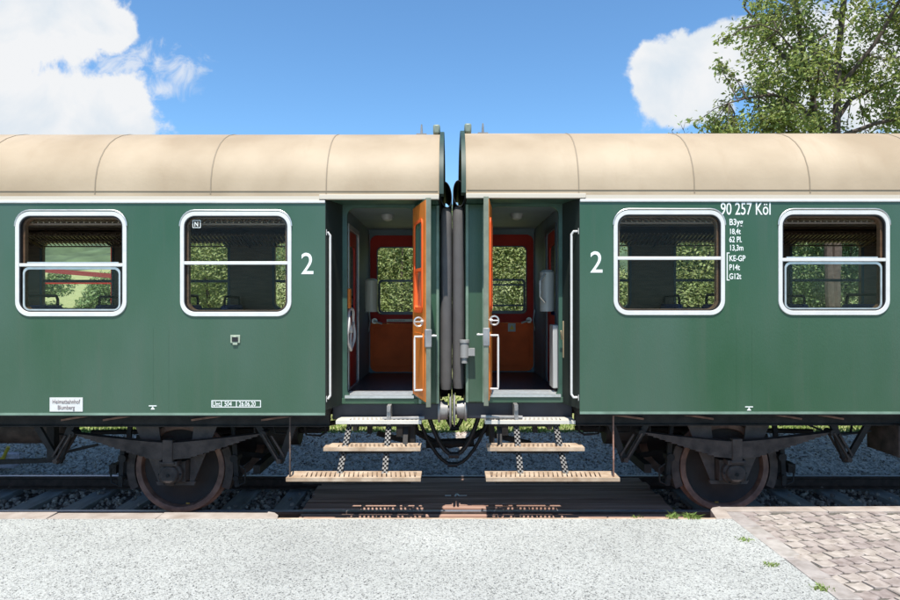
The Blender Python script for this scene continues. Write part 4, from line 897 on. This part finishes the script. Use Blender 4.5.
def tree():
    root = empty('tree', (9.1, 15.5, .2)); tag(root, 'tall leafy tree rising above the right carriage roof', 'tree')
    YT = 15.5; q = lambda x, y, dy=0: Vector((px(x, YT) * 1.0, YT + dy, pz(y, YT)))
    mb = MB(); sk = []
    def limb(pts, r0, r1):
        out = []
        pts = [Vector(p) for p in pts]
        for i in range(len(pts) - 1):
            n = max(2, int((pts[i + 1] - pts[i]).length / .25))
            for k in range(n): out.append(pts[i].lerp(pts[i + 1], k / n) + Vector((mn.noise(pts[i] * 3 + Vector((k * .4, 0, 0))), mn.noise(pts[i] * 3 + Vector((0, k * .4, 5))), 0)) * .05)
        out.append(pts[-1]); m = len(out); rs = [r0 + (r1 - r0) * (i / (m - 1)) ** .8 for i in range(m)]
        mb.tube(out, r0, 8, rs=rs); sk.extend(out)
    limb([(9.05, 15.5, 0), q(835, 270), q(836, 138), q(838, 60), q(846, -20), q(850, -110)], .17, .04)
    limb([(8.95, 15.4, .1), q(826, 230, -.1), q(818, 138, -.1), q(812, 95, 0), q(806, 60, .1), q(800, -10, .2), q(795, -80)], .13, .03)
    limb([q(815, 125, -.1), q(800, 106), q(770, 97, -.2), q(740, 102, -.3), q(722, 108, -.4)], .06, .015)
    limb([q(806, 70), q(790, 52, .3), q(768, 22, .3), q(752, 0, .4)], .05, .02)
    limb([q(803, 75), q(785, 60, -.5), q(760, 45, -.8), q(740, 42, -1)], .035, .01)
    limb([q(836, 120), q(860, 95, .3), q(890, 80, .6), q(940, 60, .8)], .07, .02)
    limb([q(838, 90), q(862, 50, -.5), q(880, 10, -.8), q(900, -50, -1)], .06, .02)
    limb([q(838, 60), q(825, 30, .6), q(815, -10, .9)], .04, .02)
    limb([q(850, -30), q(900, -80, .5), q(960, -110, .8)], .05, .02)
    limb([q(836, 138), q(865, 128, -.4), q(910, 120, -.6), q(960, 118, -.8)], .06, .02)
    limb([q(800, 0), q(770, -30, .4), q(750, -60, .6)], .04, .01)
    limb([q(818, 138), q(790, 128, .5), q(755, 128, .8), q(715, 132, 1)], .045, .01)
    limb([q(812, 100), q(800, 80, -.8), q(790, 60, -1.2)], .04, .01)
    V = []; cl = []
    def cluster(c, r, n):
        c = Vector(c); near_ = min(sk, key=lambda p: (p - c).length); mid = near_.lerp(c, .5) + Vector((random.uniform(-.1, .1), random.uniform(-.1, .1), .08))
        mb.tube([near_, mid, c], .012, 5, rs=[.016, .011, .005])
        for _ in range(3): mb.tube([c.lerp(mid, .3), c + Vector([random.uniform(-1, 1) * r for _ in range(3)])], .005, 4, rs=[.006, .003])
        d = RNG.normal(size=(n, 3)); P = np.array(c) + d * r * .5
        V.append(leaves(P, d * .3, .098, .7))
    # dense right and middle, thinner on the left
    for k in range(270):
        X = random.uniform(770, 1010); Yp = random.uniform(-190, 138); cy = (Yp + 10) / 190; 
        if abs((X - 880) / 140) ** 2 + cy * cy > 1.25: continue
        cluster(q(X, Yp, random.uniform(-1.5, 1.5)), random.uniform(.28, .5), random.randint(90, 180))
    for X, Yp in [(790, 65), (798, 50), (775, 72), (762, 65), (745, 58), (765, 85), (780, 90), (750, 82), (757, 92), (735, 75), (728, 62), (735, 88), (728, 98), (722, 112), (740, 112), (712, 125), (730, 128), (750, 122), (765, 128), (780, 118), (795, 110), (790, 98),
                  (760, 20), (748, 8), (735, 4), (772, 12), (785, 20), (792, 35), (730, -8), (770, 40), (712, 50), (720, 72), (725, 45), (757, 33), (745, 30), (800, 20), (810, 10), (810, 40), (806, 85), (812, 70), (700, 120), (720, 132), (742, 133), (775, 108)]:
        edge = X < 745
        cluster(q(X + random.uniform(-3, 3), Yp + random.uniform(-3, 3), random.uniform(-.6, .6)), .2 if edge else .34, random.randint(25, 50) if edge else random.randint(80, 130))
    for k in range(34):
        X = random.uniform(765, 905); Yp = random.uniform(40, 136); cluster(q(X, Yp, random.uniform(-1, 1)), random.uniform(.2, .35), random.randint(50, 100))
    for k in range(30):
        cluster(q(random.uniform(715, 800), random.uniform(112, 137), random.uniform(-.8, .8)), .25, random.randint(40, 80))
    mb.build('trunk', barkm, root); leafmesh('crown', np.concatenate(V), leaft, root)
    r2 = empty('sapling', (6.0, 16.5, .2)); tag(r2, 'thin almost bare sapling left of the tall tree above the roof', 'sapling')
    m2 = MB(); V2 = []; top = Vector((6.15, 16.5, 6.3))
    m2.tube([(6.0, 16.5, .1), (6.05, 16.5, 3), top], .05, 7, rs=[.06, .045, .025])
    for k in range(22):
        b = Vector((6.1 + random.uniform(-.15, .15), 16.5, random.uniform(5.2, 6.3))); t = b + Vector((random.uniform(-.75, .55), random.uniform(-.4, .4), random.uniform(.3, .95)))
        m2.tube([b, b.lerp(t, .5) + Vector((.05, 0, -.03)), t], .01, 5, rs=[.014, .009, .004])
        for _ in range(3):
            u = b.lerp(t, random.uniform(.4, 1)); w = u + Vector((random.uniform(-.25, .25), random.uniform(-.2, .2), random.uniform(.05, .3))); m2.tube([u, w], .005, 4, rs=[.006, .003])
            P = np.array(w) + RNG.normal(size=(3, 3)) * .05; V2.append(leaves(P, RNG.normal(size=(3, 3)), .07))
    m2.build('trunk', barkm, r2); leafmesh('crown', np.concatenate(V2), leafd, r2)
tree()
# grass beyond the path
n = 26000; Y = 10.85 + RNG.random(n) ** 1.6 * 4.5; X = RNG.uniform(-10.5, 10.5, n)
def blades(name, X, Y, Z, h, m, parent=None, lean=.5, w=.012, **k):
    n = len(X); a = RNG.uniform(0, 2 * PI, n); hh = h * RNG.uniform(.5, 1.2, n); ln = RNG.normal(size=(n, 2)) * lean * hh[:, None]
    B0 = np.stack([X, Y, Z], 1); wd = np.stack([np.cos(a), np.sin(a), 0 * a], 1) * w
    tip = B0 + np.stack([ln[:, 0], ln[:, 1], hh], 1); mid = B0 + np.stack([ln[:, 0] * .35, ln[:, 1] * .35, hh * .6], 1)
    V = np.stack([B0 - wd, B0 + wd, mid + wd * .6, tip], 1)
    o = leafmesh(name, V, m, parent); tag(o, **k); return o
blades('grass', X, Y, np.full(n, .2), .07, bladem, w=.014, label='sunlit short grass beyond the gravel path', category='grass', kind='stuff')
for (x, y, sz, nb, lb) in ((690, 515.5, .04, 110, 'largest green weed tuft at the platform edge near the paving corner'), (672, 517, .06, 30, 'small weed tuft left of the largest one at the platform edge'),
                       (745, 540, .02, 60, 'low moss tuft beside the paving edge, nearest to the track'), (772, 565, .018, 70, 'green weed tuft halfway along the paving edge'), (822, 589, .022, 90, 'green weed tuft at the near end of the paving edge'), (636, 518, .035, 20, 'tiny weed on the edge beam under the right steps')):
    Yy = (EYE - PZ) * F / (y - HZ); Xc = px(x, Yy); Yy = min(Yy, 6.03)
    X = Xc + RNG.normal(size=nb) * .032; Y = Yy + RNG.normal(size=nb) * .025
    e = blades('weed', X, Y, np.full(nb, PZ - .002), sz, bladem, lean=.8, w=.006)
    tag(e, lb, 'weed', 'weeds along the platform edge')
# scattered chips on the platform
n = 2600; X = RNG.uniform(-4.5, 2.5, n); Y = RNG.uniform(3.2, 6.0, n)
stones('chippings', np.stack([X, Y, np.full(n, PZ + .001)], 1), RNG.uniform(.003, .009, n), mat('chip', (.3, .3, .29), .85, rand=.5), label='loose pale chippings scattered on the platform', category='chippings', kind='stuff')
